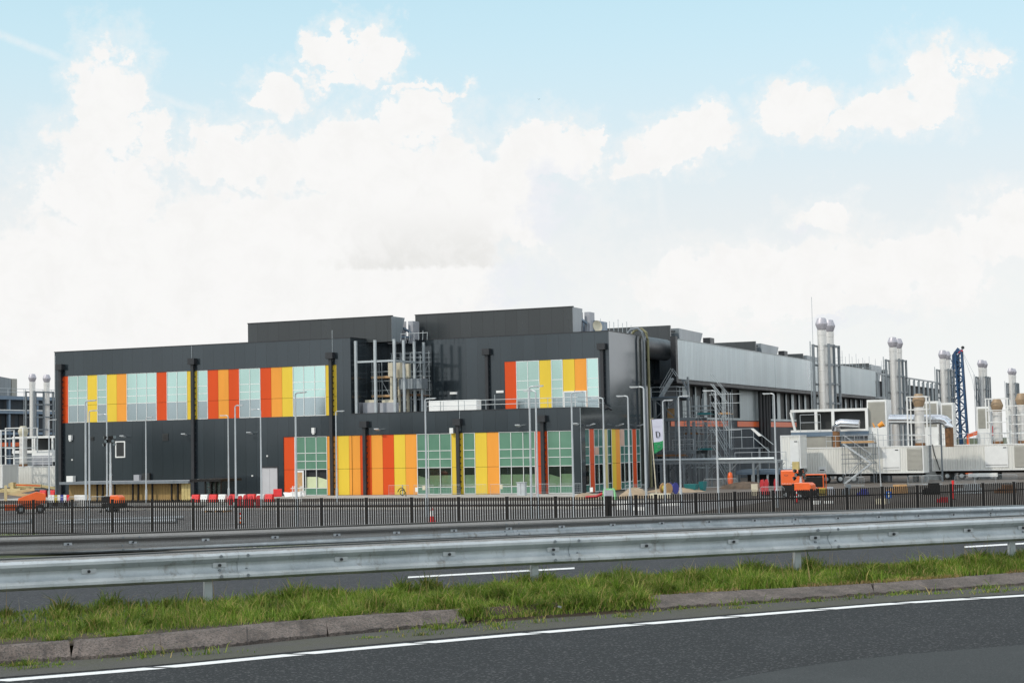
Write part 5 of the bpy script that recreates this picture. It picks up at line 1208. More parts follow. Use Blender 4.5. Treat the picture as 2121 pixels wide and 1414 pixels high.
for x in (a+.3,b-.3): m_.box(x-.08,159.5,ZL-.5,x+.08,159.66,c_)
m_.build('support', 'galvanised', t_)
for px0, px1, py0, py1, y, t in ((752,775,833,857,156.6,'grey crate with a cream lid in the loft, left of the second column'),(787,815,833,857,156.6,'wider grey crate with a cream lid in the loft, left of the third column'),(733,745,833,857,156.9,'narrow grey crate at the left column of the loft')):
    a, b, c_, d = at_loft(px0,px1,y,py0,py1); r_ = thing('site_crate', t, 'crate', (a,y,ZL-.5), 0, 'grey crates in the loft'); MB().box(a,y,ZL-.5,b,y+1.2,d).build('box', 'grey_box', r_); m_ = MB(); m_.box(a+.15,y+.2,d+.002,b-.1,y+1.0,d+.28); m_.build('lid', 'cream', r_)
a, b = pY(157.4,888,840).x, pY(157.4,987,840).x; z_ = pY(157.4,940,828.5).z
r_ = thing('wrapped_duct', 'long white wrapped box lying on the terrace behind the railing', 'duct', (a,157.4,ZL-.5)); m_ = MB(); m_.box(a,157.4,ZL-.5,b,158.6,z_); m_.build('casing', 'white_sheet', r_, bevel=.04); m_ = MB()
for k in (2,5): x = a+(b-a)*k/8; m_.box(x-.03,157.37,ZL-.48,x+.03,157.395,z_-.02)
m_.build('strap', 'grey_frame', r_)
# roof scaffolds
y0_, y1_ = pX(-61.5,1268,680).y, pX(-61.5,1312,680).y
scaffold('roof_scaffold', 'light edge scaffold on the roof above the right corner of the block', -64.5, -61.5, y0_+.5, YD-.8, ZT-.3, pX(-61.5,1320,662).z-1.2, 2, 1.5, (), ny=4, r=.03, brace=False)
p = pX(-64,1290,672); r_ = thing('roof_unit', 'dark teal roof unit with red straps inside the roof scaffold', 'roof unit', (-70,YD-5,ZT-.3)); MB().box(-71,YD-4.5,ZT-.3,-64.2,YD-1,p.z).build('casing', 'steel_blue', r_); m_ = MB()
for k in range(4): m_.box(-70+k*1.6,YD-4.56,ZT,-69.4+k*1.6,YD-4.505,p.z-.3)
m_.build('strap', 'dark_red', r_)
y0_, y1_ = pX(-60.5,1745,760).y, pX(-60.5,1838,770).y
scaffold('roof_scaffold', 'light edge scaffold on the far hall roof between the first two flue stacks', -63.5, -60.5, y0_, y1_, zs1-1.0, pX(-60.5,1795,748).z, 1, 1.6, (), ny=7, r=.035, brace=False)
# worker seen above the hall parapet
pw = pX(-61.5,1787.5,764)
def person(base, label, vest):
    j = {0:(0,0,.95),1:(0,0,1.2),2:(0,0,1.45),3:(0,-.01,1.53),4:(0,-.02,1.64),5:(0,-.02,1.78),6:(-.2,0,1.42),7:(-.27,-.03,1.12),8:(-.22,-.2,.9),9:(.2,0,1.42),10:(.26,-.05,1.12),11:(.2,-.22,.95),12:(-.1,0,.9),13:(-.12,-.02,.48),14:(-.13,0,.06),15:(-.13,-.16,.03),16:(.1,0,.9),17:(.12,-.03,.48),18:(.13,.02,.06),19:(.13,-.14,.03)}
    ra = {0:.15,1:.15,2:.16,3:.06,4:.09,5:.09,6:.07,7:.05,8:.04,9:.07,10:.05,11:.04,12:.10,13:.065,14:.05,15:.04,16:.10,17:.065,18:.05,19:.04}
    E_ = [(0,1),(1,2),(2,3),(3,4),(4,5),(2,6),(6,7),(7,8),(2,9),(9,10),(10,11),(0,12),(12,13),(13,14),(14,15),(0,16),(16,17),(17,18),(18,19)]
    me = bpy.data.meshes.new('person'); me.from_pydata([j[i] for i in range(20)], E_, []); me.materials.append(MAT['steel_blue']); o = bpy.data.objects.new('person', me); C.objects.link(o); o.location = base
    me.skin_vertices or bpy.context.view_layer.update()
    md = o.modifiers.new('skin', 'SKIN'); lay = me.skin_vertices[0].data if me.skin_vertices else None
    if lay:
        for i in range(20): lay[i].radius = (ra[i], ra[i]*.85); lay[i].use_root = i == 0
    sb = o.modifiers.new('sub', 'SUBSURF'); sb.levels = 1; sb.render_levels = 1
    WORLD[o.name] = Matrix.Translation(base)
    m_ = MB(); m_.lathe((0,0,0), [(.19,.98),(.215,1.15),(.225,1.35),(.17,1.47)], 16); v = m_.build('safety_vest', 'lime_vest', o, local=True, smooth=True); v.scale = (1,.8,1)
    m_ = MB(); m_.lathe((0,-.02,1.72), [(.15,0),(.125,.02),(.12,.08),(.07,.13),(.01,.14)], 14); m_.build('helmet', 'white_plastic', o, local=True, smooth=True)
    return tag(o, label, 'person')
person(Vector((pw.x, pw.y, zs1-1.19)), 'worker in a lime yellow vest standing on the far hall roof', 1)

# steel access tower between block and hall
yt = 180.; xa, xb = pY(yt,1357,880).x, pY(yt,1437,880).x; zp = pY(yt,1380,823).z
P_ = thing('access_tower', 'grey steel access tower with braced legs, platform and stair beside the hall', 'access tower', (xa,yt,0))
m_ = MB()
for x in (xa,(xa*.45+xb*.55),xb):
    for y in (yt,yt+4.5): m_.box(x-.14,y-.14,0,x+.14,y+.14,zp if x < xb-.1 else pY(yt,1437,873).z)
m_.box(pY(yt,1425,873).x,yt-.13,0,pY(yt,1428.5,873).x,yt+.13,zs0); m_.build('column', 'galvanised_dark', P_)
for z in (zp-.3, pY(yt,1400,871).z, pY(yt,1400,940).z, pY(yt,1400,957).z):
    xr = xb if z < zp-1 else pY(yt,1402,823).x
    for y in (yt-.2,yt+4.3): MB().box(xa-.3,y,z,xr+.2,y+.16,z+.32).build('beam', 'galvanised_dark', P_)
m_ = MB(); m_.bar((pY(yt,1426.5,790).x-.1,yt,zs0-.4),(pY(yt,1412,800).x,yt,zs0-.35),.2); m_.bar((pY(yt,1426,800).x-.1,yt,zs0-1.6),(pY(yt,1414,790).x,yt,zs0-.4),.16); m_.build('knee_brace', 'galvanised_dark', P_)
m_ = MB(); zz = [0, pY(yt,1400,955).z, pY(yt,1400,938).z, pY(yt,1400,871).z, zp-.3]; xm_ = xa*.45+xb*.55
for z0_, z1_ in ((zz[0],zz[1]),(zz[3]+.3,zz[4])):
    for u, v in ((xa,xm_),(xm_,xb)):
        if u == xm_ and z0_ > 3: continue
        m_ = MB(); m_.bar((u,yt-.05,z0_),(v,yt-.05,z1_),.10); m_.build('brace', 'galvanised_dark', P_); MB().bar((v,yt+.06,z0_),(u,yt+.06,z1_),.10).build('brace', 'galvanised_dark', P_)
MB().box(xa-.4,yt-.3,zp,pY(yt,1404,823).x,yt+4.6,zp+.08).build('platform', 'steel_blue', P_)
MB().box(xa+.4,yt-.1,pY(yt,1400,940).z+.33,pY(yt,1438,940).x,yt+4.2,pY(yt,1400,940).z+.41).build('platform', 'galvanised_dark', P_)
def railing(mb, pts, z, h=1.1, step=1.1, r=.03):
    for q in (h, h*.55): mb.tube([(x,y,z+q) for x, y in pts], r, 5)
    for (x0_,y0_), (x1_,y1_) in zip(pts, pts[1:]):
        n = max(1, int(math.hypot(x1_-x0_,y1_-y0_)/step))
        for k in range(n+1): mb.tube([(x0_+(x1_-x0_)*k/n,y0_+(y1_-y0_)*k/n,z),(x0_+(x1_-x0_)*k/n,y0_+(y1_-y0_)*k/n,z+h)], r, 5)
m_ = MB(); railing(m_, [(xa-.3,yt-.2),(pY(yt,1403,823).x,yt-.2),(pY(yt,1403,823).x,yt+4.4)], zp+.08); m_.build('railing', 'lamp_pole_grey', P_); m_ = MB(); railing(m_, [(pY(yt,1395,940).x,yt-.15),(pY(yt,1438,940).x,yt-.15)], pY(yt,1400,940).z+.4, 1.2); m_.build('railing', 'lamp_pole_grey', P_)
m_ = MB(); s0, s1 = pY(yt+1.5,1368,823).x, pY(yt+1.5,1391,765).x; zt2 = pY(yt+1.5,1391,783).z
for y in (yt+1.2,yt+2.0): m_.bar((s0,y,zp+.1),(s1,y,zt2),.07,.25); m_.tube([(s0,y,zp+1.1),(s1,y,zt2+1.1),(s1+.6,y,zt2+.2)], .035, 6); m_.tube([(s0,y,zp+.6),(s1,y,zt2+.6)], .03, 6)
for k in range(1,14): f = k/14; m_.box(s0+(s1-s0)*f-.12,yt+1.22,zp+.1+(zt2-zp-.1)*f,s0+(s1-s0)*f+.12,yt+1.98,zp+.14+(zt2-zp-.1)*f)
m_.build('stair', 'lamp_pole_grey', P_)
m_ = MB(); x = pY(yt+2.6,1392,850).x; m_.box(x-.5,yt+2.4,pY(yt,1400,871).z+.33,x+.5,yt+2.6,pY(yt+2.6,1392,846).z); m_.build('timber_panel', 'plywood', P_)
# stair scaffold
yq = 183.; xa2, xb2 = pY(yq,1447,900).x, pY(yq,1473,900).x
scaffold('stair_scaffold', 'narrow tube scaffold tower with stacked lifts left of the stair flights', xa2, xb2, yq, yq+2.0, 0, pY(yq,1460,828).z, 1, 2.0, (4.0, 8.0), 'teal')
t_ = thing('stair_tower', 'scaffold stair with long parallel diagonal flights before the hall wall', 'stair tower', (xb2,yq,0)); m_ = MB()
zz = [.2, 3.2, 6.2, 9.2, 11.2]; xe = pY(yq,1509,950).x
for z0_, z1_ in zip(zz, zz[1:]):
    for y in (yq-.3,yq+.5): m_.bar((xe,y,z0_),(xb2+.2,y,z1_+.2),.05,.09); m_.tube([(xe,y,z0_+1.1),(xb2+.2,y,z1_+1.3)], .03, 5)
m_.build('stair_flight', 'galvanised', t_); m_ = MB()
for y in (yq-.35,yq+.55): m_.tube([(xe+.25,y,0),(xe+.25,y,pY(yq,1510,812).z)], .045, 6); m_.tube([(xb2+1.6,y,0),(xb2+1.6,y,10.5)], .04, 6)
for z in (3.2,6.2,9.2,10.2): m_.tube([(xb2,yq-.35,z),(xe+1.6,yq-.35,z)], .04, 6)
m_.build('standards', 'galvanised', t_)
xl2 = pY(yq,1410,900).x
scaffold('scaffold', 'dense tube scaffold between the access tower and the stair scaffold', xl2, xa2-.3, yq+1.5, yq+4.5, 0, pY(yq,1430,835).z, 3, 2.0, (5.8,), 'rust_brown', ny=1)
scaffold('scaffold', 'tall dark tube scaffold behind the stair flights up to the louvre windows', xb2+.4, pY(yq,1500,900).x, yq+2.2, yq+3.6, 0, pY(yq,1480,846).z, 2, 2.0, (8.0,), 'plywood', mat='galvanised_dark')
scaffold('scaffold', 'low tube scaffold in front of the access tower legs, left of the teal skip', pY(179,1362,900).x, pY(179,1420,900).x, 178.6, 179.6, 0, 5.2, 3, 1.7, (3.4,), 'rust_brown', mat='galvanised_dark')
# pipe bridge
yb = 176.; xa, xb = pY(yb,1347,958).x, pY(yb,1612,958).x; zb = pY(yb,1480,958).z
T = thing('pipe_bridge', 'low grey pipe bridge crossing in front of the scaffolds', 'pipe bridge', (xa,yb,0)); m_ = MB()
for y in (yb,yb+1.8): MB().box(xa,y,zb-.1,xb,y+.16,zb+.16).build('beam', 'galvanised_dark', T)
m_ = MB()
for k, r_ in enumerate((.16,.12,.14)): m_.tube([(xa+.2,yb+.3+k*.5,zb+.36),(xb-.5-k*.6,yb+.3+k*.5,zb+.36)], r_, 8)
m_.build('pipe', 'galvanised', T, smooth=True); m_ = MB()
x = xa+1.2
while x < xb:
    for dy in (0,1.8): MB().box(x-.12,yb+.02+dy,0,x+.12,yb+.14+dy,zb-.102).build('leg', 'galvanised_dark', T)
    MB().bar((x+.1,yb+.08,zb-.8),(x+.8,yb+.08,zb-.12),.08).build('knee_brace', 'galvanised_dark', T); x += 2.6
# blue deck with railing and small white container
yd = 178.; xa, xb = pY(yd,1523,980).x, pY(yd,1648,980).x; zd_ = pY(yd,1580,972.5).z
T = thing('steel_deck', 'raised blue grey steel deck on posts with a railing below the small white container', 'deck', (xa,yd,0))
MB().box(xa,yd,zd_-.5,xb-.8,yd+5,zd_).build('deck', 'steel_blue', T); m_ = MB(); railing(m_, [(xa,yd+.05),(xb-1,yd+.05)], zd_, 1.9, 1.7); m_.build('railing', 'galvanised', T); m_ = MB()
x = xa+.15
while x < xb-.8: m_.box(x-.1,yd+.1,0,x+.1,yd+.3,zd_-.501); x += 1.7
m_.build('post', 'galvanised', T); MB().box(xa+.8,yd+2,0,xb-1.2,yd+2.2,zd_-.51).build('back_wall', 'dark_interior', T)
xs_ = [pY(yd+3,1510,925).x, pY(yd+3,1572,925).x]; zl = pY(yd+3,1540,927).z
T = thing('stair_platform', 'dark steel stair platform with side rails at the foot of the black cable ducts', 'platform', (xs_[0],yd+3,0)); MB().box(xs_[0],yd+3,zl-.1,xs_[1],yd+7,zl).build('platform', 'galvanised_dark', T)
m_ = MB(); railing(m_, [(xs_[0]+.1,yd+3.1),(xs_[1]-.6,yd+3.1)], zl, 2.1, 1.0); m_.bar((xs_[1]-.6,yd+3.1,zl+2.1),(xs_[1]+1.6,yd+3.1,zl+.3),.07); m_.bar((xs_[1]-.6,yd+3.1,zl+1.1),(xs_[1]+1.2,yd+3.1,zl-.5),.07)
m_.build('railing', 'galvanised', T); m_ = MB()
for x in xs_:
    for y in (yd+3.2,yd+6.8): m_.box(x-.1,y-.1,0,x+.1,y+.1,zl-.101)
m_.build('post', 'galvanised_dark', T); p = pY(yd+3,1564,892); MB().prism([(p.x-.5,yd+3.03,p.z+.25),(p.x-.2,yd+3.03,p.z+.3),(p.x+.75,yd+3.03,p.z-.55),(p.x+.4,yd+3.03,p.z-.6)], (0,-.05,0)).build('white_sheet', 'white_sheet', T)

# ------------------------------------------------------------------ generator yard at right
def corrugated(mb, x0, x1, y, z0, z1, pitch=.28, dep=.04, face=-1):
    n = int((x1-x0)/pitch); V = []
    for i in range(n):
        a = x0+(x1-x0)*i/n; w = (x1-x0)/n
        for dx, d in ((0,0),(.30*w,0),(.5*w,dep),(.8*w,dep)): V += [(a+dx,y-face*d,z0),(a+dx,y-face*d,z1)]
    V += [(x1,y,z0),(x1,y,z1)]; k = len(V)//2
    mb.add(V, [(2*i,2*i+2,2*i+3,2*i+1) for i in range(k-1)])
def container(name, label, x0, x1, y, z0, z1, dy, features, wheels, extra=None):
    t = thing(name, label, 'container', ((x0+x1)/2,y,0), 0, 'white equipment containers')
    m_ = MB(); corrugated(m_, x0+.12, x1-.12, y+.03, z0+.16, z1-.13); m_.box(x0+.06,y+.09,z0+.1,x1-.06,y+dy-.06,z1-.06); m_.build('wall', 'white_corrugated', t)
    f = MB()
    for x in (x0,x1-.12):
        for yy in (y,y+dy-.12): f.box(x,yy,z0,x+.12,yy+.12,z1)
    for z in (z0,z1-.12):
        for yy in (y+.004,y+dy-.124): f.box(x0+.12,yy,z+.002,x1-.12,yy+.115,z+.118)
        for x in (x0+.003,x1-.118): f.box(x,y+.12,z+.002,x+.115,y+dy-.12,z+.118)
    f.build('frame', 'white_frame', t)
    for kind, a, b, c_, d in features:
        if kind == 'door':
            m_ = MB(); m_.box(a,y-.03,c_,b,y+.02,d); o = m_.build('door', 'white_frame', t); m_ = MB(); m_.box(a+.08,y-.06,c_+.25,b-.08,y-.034,c_+.29); m_.box(b-.5,y-.06,d-.22,b-.15,y-.034,d-.12); m_.build('handle', 'ink', o)
        if kind == 'louvre':
            m_ = MB(); m_.box(a,y-.02,c_,b,y+.02,d); n = int((d-c_)/.14)
            for k in range(n): z = c_+.04+k*(d-c_-.08)/n; m_.prism([(a+.05,y-.02,z),(a+.05,y-.07,z),(a+.05,y-.02,z+.10)], (b-a-.1,0,0))
            m_.build('louvre', 'louvre_beige', t)
        if kind == 'hatch':
            m_ = MB(); m_.box(a,y-.05,c_,b,y+.02,d); o = m_.build('hatch', 'white_frame', t); m_ = MB(); m_.box(a+.15,y-.075,c_+.1,b-.15,y-.052,c_+.22); m_.build('handle', 'ink', o)
    for wx, wy in wheels:
        m_ = MB(); m_.lathe((wx,wy,.47), [(.25,-.14),(.43,-.14),(.47,-.1),(.47,.1),(.43,.14),(.25,.14)], 18, 'y'); w_ = m_.build('wheel', 'rubber', t, smooth=True); m_ = MB(); m_.lathe((wx,wy,.47), [(.1,-.16),(.24,-.15),(.26,-.05),(.26,.05),(.24,.15),(.1,.16)], 14, 'y'); m_.build('rim', 'galvanised', w_, smooth=True)
    m_ = MB(); m_.box(x0+.3,y+.5,z0-.28,x1-.3,y+.75,z0-.01); m_.box(x0+.3,y+dy-.75,z0-.28,x1-.3,y+dy-.5,z0-.01)
    for x in (x0+1.2,x0+(x1-x0)*.62,x1-1.2): m_.box(x-.14,y+.52,0,x+.14,y+.74,z0-.281); m_.box(x-.14,y+dy-.74,0,x+.14,y+dy-.52,z0-.281)
    m_.build('chassis', 'black_steel', t)
    return t
def small_flue(t, px, y, z0, py_top, cap='cap_brown', dia=1.05):
    p = pY(y, px, 860); zt = pY(y, px, py_top).z; r = dia/2; h = 1.45
    m_ = MB(); m_.lathe((p.x,y,0), [(r,z0),(r,z0+.5),(r*1.06,z0+.52),(r*1.06,z0+.6),(r,z0+.62),(r,zt-h-.5),(r*1.05,zt-h-.48),(r*1.05,zt-h-.05)], 22); o = m_.build('exhaust_flue', 'stainless', t, smooth=True)
    m_ = MB(); m_.lathe((p.x,y,0), [(r*.95,zt-h),(r*1.35,zt-h*.55),(r*1.35,zt-h*.48),(r*.85,zt-.04),(r*.5,zt)], 22); m_.build('cap', cap, o, smooth=True)
    m_ = MB(); m_.lathe((p.x,y,0), [(r*.9,z0-.02),(r*1.1,z0),(r*1.1,z0+.3),(r*.9,z0+.32)], 18); m_.build('collar', 'rust_brown', o, smooth=True)
    return p.x, zt
def cage(t, x, y, z0, z1, w, mat='white_frame'):
    m_ = MB()
    for sx_ in (-1,1):
        for sy_ in (-1,1): m_.box(x+sx_*w-.07,y+sy_*w-.07,z0,x+sx_*w+.07,y+sy_*w+.07,z1)
    z = z0+1.2
    while z <= z1+.01:
        m_.box(x-w+.07,y-w-.05,z-.1,x+w-.07,y-w+.05,z); m_.box(x-w+.07,y+w-.05,z-.1,x+w-.07,y+w+.05,z); m_.box(x-w-.05,y-w+.07,z-.1,x-w+.05,y+w-.07,z); m_.box(x+w-.05,y-w+.07,z-.1,x+w+.05,y+w-.07,z); z += (z1-z0-1.2)/3
    m_.build('cage', mat, t)
YC = 188.; c0, c1 = pY(YC,1655,950).x, pY(YC,1913,950).x; cz0, cz1 = 1.05, 4.03; dyc = pX(c1,1924,950).y-YC
fx = lambda px, y=YC: pY(y,px,950).x
T1 = container('generator_container', 'first long white container with a door and louvre, a brown capped flue on its roof', c0, c1, YC, cz0, cz1, max(3.2,dyc),
   [('hatch',fx(1695),fx(1710),pY(YC,1700,976).z,pY(YC,1700,966).z),('door',fx(1828),fx(1864),cz0+.35,cz1-.25),('louvre',fx(1879),fx(1910),cz0+.35,cz1-.25)], [(fx(x),YC+.45) for x in (1709,1738,1766)])
small_flue(T1, 1904, YC+1.4, cz1, 815); cage(T1, pY(YC+1.4,1903,860).x, YC+1.4, cz1, pY(YC,1900,820).z, 1.05)
m_ = MB(); railing(m_, [(fx(1712),YC+.1),(c1-.1,YC+.1)], cz1, 1.25, 1.0); m_.build('railing', 'lamp_pole_grey', T1)
Y2 = pZ(1.05,1940,975).y; d0, d1 = pY(Y2,1930,950).x, pY(Y2,2150,950).x
T2 = container('generator_container', 'second long white container reaching out of the picture at right', d0, d1, Y2, cz0, cz1, 3.2,
   [('door',fx(2040,Y2),fx(2088,Y2),cz0+.35,cz1-.25),('louvre',fx(2102,Y2),fx(2140,Y2),cz0+.35,cz1-.25)], [(fx(x,Y2),Y2+.45) for x in (1960,1990,2019)])
small_flue(T2, 2065.5, Y2+1.4, cz1, 826); cage(T2, pY(Y2+1.4,2068,860).x, Y2+1.4, cz1, pY(Y2,2068,824).z, 1.2)
small_flue(T2, 2117, Y2+2.6, cz1, 814); cage(T2, pY(Y2+2.6,2112,860).x, Y2+2.6, cz1, pY(Y2,2112,838).z, 1.3)
m_ = MB(); railing(m_, [(fx(1945,Y2),Y2+.1),(d1-.1,Y2+.1)], cz1, 1.25, .55, .025); m_.build('railing', 'lamp_pole_grey', T2)
MB().box(fx(2006,Y2),Y2-.5,.35,fx(2066,Y2),Y2-.1,.75).build('fuel_tank', 'white_frame', T2)
MB().tube([(d0+.1,Y2-.06,cz1+.1),(d0+.3,Y2-.08,cz1-1),(d0+.9,Y2-.08,cz0+.1)], .05, 6).build('cable', 'rubber', T2, smooth=True)
# small container with door on the deck
ys_ = 183.; a, b = pY(ys_,1617,940).x, pY(ys_,1658,940).x
T3 = container('switch_container', 'small white container with a grey door on the blue grey deck', a, b, ys_, zd_, pY(ys_,1640,901).z, 3., [('door',pY(ys_,1637,940).x,pY(ys_,1655,940).x,zd_+.2,pY(ys_,1640,911).z)], [])
# radiator enclosure with dark openings
ye = 193.; ex0, ex1 = pY(ye,1637,860).x, pY(ye,1797,860).x; ez0, ez1 = pY(ye,1700,894).z, pY(ye,1700,847).z
T = thing('radiator_enclosure', 'white framed enclosure with big dark openings above the first long container', 'enclosure', (ex0,ye,0))
m_ = MB(); m_.box(ex0,ye,ez1-.3,ex1,ye+4,ez1); m_.box(ex0,ye,ez0,ex1,ye+4,ez0+.25)
for px in (1690,1725,1795): x = pY(ye,px,870).x; m_.box(x-.16,ye+.01,ez0+.25,x+.16,ye+.3,ez1-.3)
m_.prism([(ex0-.1,ye,ez1-.3),(ex0+.15,ye,ez1-.3),(ex0+.6,ye,ez0+.25),(ex0+.35,ye,ez0+.25)], (0,.3,0)); m_.build('frame', 'white_frame', T)
MB().box(ex0+.4,ye+1.2,ez0+.26,ex1-.1,ye+3.9,ez1-.31).build('louvre', 'louvre_dark', T); MB().box(ex0,ye-.02,ez0-.5,ex1,ye+4,ez0-.01).build('beam', 'steel_blue', T)
m_ = MB(); railing(m_, [(pY(ye-1,1658,890).x,ye-1),(pY(ye-1,1700,890).x,ye-1)], ez0, 2.0, 1.2); m_.build('railing', 'lamp_pole_grey', T)
for px in (1640,1690,1760): x = pY(ye,px,900).x; MB().box(x-.2,ye+.2,0,x+.2,ye+.6,ez0-.51).build('leg', 'galvanised_dark', T)
MB().box(pY(ye,1662,910).x,ye+.1,cz1-.2,pY(ye,1722,910).x,ye+3,ez0-.52).build('side_panel', 'louvre_beige', T)
def intake(px0, px1, py0, y, label, pz=4.0):
    a, b = pY(y,px0,860).x, pY(y,px1,860).x; z1 = pY(y,px0,py0).z; w = (b-a)
    t = thing('air_intake', label, 'air intake box', (a,y,0), 0, 'tall white air intake boxes'); m_ = MB(); m_.box(a,y,pz,b,y+w*1.4,z1); m_.build('housing', 'white_frame', t)
    m_ = MB(); m_.box(a+.15,y-.04,pz+(z1-pz)*.42,b-.15,y-.005,z1-.25)
    for k in range(14): z = pz+(z1-pz)*.42+.06+k*((z1-pz)*.58-.4)/14; m_.box(a+.2,y-.07,z,b-.2,y-.042,z+.04)
    m_.build('louvre', 'louvre_beige', t); MB().box(a+.1,y+.1,0,b-.1,y+w*1.3,pz-.005).build('base', 'galvanised_dark', t); return t
intake(1796,1836,828,193.5,'tall white intake box left of the brown capped flue, above the container door')
intake(1912,1943,831,199,'tall white intake box just right of the brown capped flue'); intake(1949,1974,834,199,'tall white intake box beside the blue crane mast'); intake(2023,2049,842,203,'tall white intake box right of the blue crane mast')
# bright exhaust ducts
T = thing('exhaust_duct', 'shiny horizontal exhaust duct bending down behind the brown capped flue', 'duct', (pY(192,1845,868).x,192,0))
p, q = pY(192,1842,868), pY(192,1948,868); m_ = MB(); r_ = .55; m_.tube([p,q,q+Vector((.45,0,-.12)),q+Vector((.8,0,-.45)),q+Vector((.9,0,-.95))], r_, 18); m_.build('pipe', 'bright_duct', T, smooth=True); e_ = q+Vector((.9,0,-.95)); MB().tube([e_,(e_.x,e_.y,cz1-.2)], r_*.85, 16).build('rusty_end', 'rust_brown', T, smooth=True)
m_ = MB()
for k in range(4): x = p.x+(q.x-p.x)*k/3; m_.box(x-.08,191.9,0,x+.08,192.1,p.z-r_)
m_.build('support', 'galvanised_dark', T)
T = thing('exhaust_duct', 'short shiny exhaust duct with bend before the dark enclosure opening', 'duct', (pY(192,1740,880).x,192,0))
p, q = pY(191.5,1780,878), pY(191.5,1742,876); m_ = MB(); m_.tube([p,q,q+Vector((-.35,0,-.12)),q+Vector((-.55,0,-.45)),q+Vector((-.6,0,-.9))], .5, 16); m_.build('pipe', 'bright_duct', T, smooth=True); e_ = q+Vector((-.6,0,-.9)); MB().tube([e_,(e_.x,e_.y,cz1-.3)], .42, 14).build('rusty_end', 'rust_brown', T, smooth=True)
# stair scaffold against the first container
scaffold('stair_scaffold', 'green tinted tube scaffold with zigzag stairs against the first long container', fx(1746,186.5), fx(1810,186.5), 186.3, 187.6, .0, pY(186.5,1780,895).z-.9, 2, 2.2, (pY(186.5,1780,917).z,), 'plywood', stair=True, mat='galvanised_dark')
# flue stacks in pairs along the hall
XS = -48.
def flue_tower(x, y, zt, label, rod=False, sep=4.2):
    t = thing('flue_stack', label, 'chimney', (x,y,0), 0, 'twin flue stacks along the halls')
    for dy in (0, sep):
        m_ = MB(); r = .55; pr = [(r,0)]; z = 3.
        while z < zt-3.5: pr += [(r,z),(r*1.035,z+.01),(r*1.035,z+.12),(r,z+.13)]; z += 2.6
        pr += [(r,zt-2.2),(r*1.06,zt-2.19),(r*1.06,zt-1.55)]; m_.lathe((x,y+dy,0), pr, 22); f = m_.build('flue', 'stainless', t, smooth=True)
        m_ = MB(); m_.lathe((x,y+dy,0), [(r*.95,zt-1.5),(r*1.38,zt-.85),(r*1.38,zt-.72),(r*.92,zt-.05),(r*.5,zt)], 22); m_.build('cap', 'cap_grey', f, smooth=True)
    m_ = MB(); zf = zt-3.3; w = .98
    for sx_ in (-1,1):
        for yy in (y-.7,y+sep*.5,y+sep+.7): m_.box(x+sx_*w-.15,yy-.15,0,x+sx_*w+.15,yy+.15,zf)
    z = zf-.02
    while z > 5:
        for sx_ in (-1,1): m_.box(x+sx_*w-.06,y-.6,z-.25,x+sx_*w+.06,y+sep+.6,z-.02)
        for yy in (y+sep*.5,y+sep+.7): m_.box(x-w+.1,yy-.06,z-.24,x+w-.1,yy+.06,z-.03)
        z -= 2.4
    m_.build('support_frame', 'galvanised_dark', t)
    m_ = MB(); xl = x-w-.35
    for yy in (y-.9,y-.5): m_.tube([(xl,yy,4),(xl,yy,zf+.4)], .035, 5)
    z = 4.3
    while z < zf: m_.tube([(xl,y-.9,z),(xl,y-.5,z)], .02, 4); z += .4
    m_.build('ladder', 'galvanised', t)
    if rod: MB().tube([(x-w,y-.7,zf),(x-w,y-.7,zt+2.6)], .03, 5).build('lightning_rod', 'galvanised', t)
    return t
for px, py, t, rd in ((1701,658,'nearest twin flue stack, tall, with a thin rod on its left',True),(1848.5,698,'second twin flue stack from the left of the row, beyond the silver parapet',False),(1952,725,'third twin flue stack of the row, left of the blue crane',False),(2031.5,745,'fourth twin flue stack of the row, right of the blue crane',False),(2093.5,762,'farthest twin flue stack, at the right picture edge',False)):
    p = pX(XS, px, py); flue_tower(p.x, p.y, p.z, t, rd)
# blue crane mast
D = 330.; bp = gnd(1993, D); zt_ = pD(D,1993,716).z
T = thing('crane', 'dark blue lattice crane mast with a red block at its head, among the flue stacks', 'crane', bp)
def lattice(mb, x, y, z0, z1, w, lean=0., seg=1.5, r=.12):
    n = int((z1-z0)/seg)
    def pt(i, sx_, sy_): f = i/n; return (x+sx_*w+lean*f, y+sy_*w, z0+(z1-z0)*f)
    for sx_ in (-1,1):
        for sy_ in (-1,1): mb.bar(pt(0,sx_,sy_), pt(n,sx_,sy_), r*1.6)
    for i in range(n):
        s = 1 if i % 2 else -1
        for sy_ in (-1,1): mb.bar(pt(i,-s,sy_), pt(i+1,s,sy_), r*.8); mb.bar(pt(i,-1,sy_), pt(i,1,sy_), r*.7)
        for sx_ in (-1,1): mb.bar(pt(i,sx_,-s), pt(i+1,sx_,s), r*.8)
m_ = MB(); lattice(m_, bp.x+.75, bp.y, 0, zt_-1, .62, -.7, 1.3, .2); lattice(m_, bp.x-.9, bp.y+.4, 0, zt_-1.6, .5, .35, 1.3, .19); m_.build('lattice_mast', 'crane_blue', T)
m_ = MB(); lattice(m_, bp.x-1.9, bp.y+1.5, 0, zt_-1.8, .36, .25, 1.6, .1); m_.build('side_mast', 'steel_blue', T)
m_ = MB(); m_.bar((bp.x-.9,bp.y,zt_-1.7),(bp.x+.1,bp.y,zt_-.4),.5); m_.bar((bp.x-.4,bp.y,zt_-1.2),(bp.x+.9,bp.y,zt_-.9),.6); m_.build('head', 'crane_blue', T)
MB().bar((bp.x+.2,bp.y-.5,zt_-1.4),(bp.x+.9,bp.y-.5,zt_-.9),.35).build('red_block', 'signal_red', T); MB().lathe((bp.x+.9,bp.y,zt_-.3), [(.05,-.1),(.32,-.1),(.32,.1),(.05,.1)], 16, 'y').build('sheave', 'dark_steel', T)
m_ = MB()
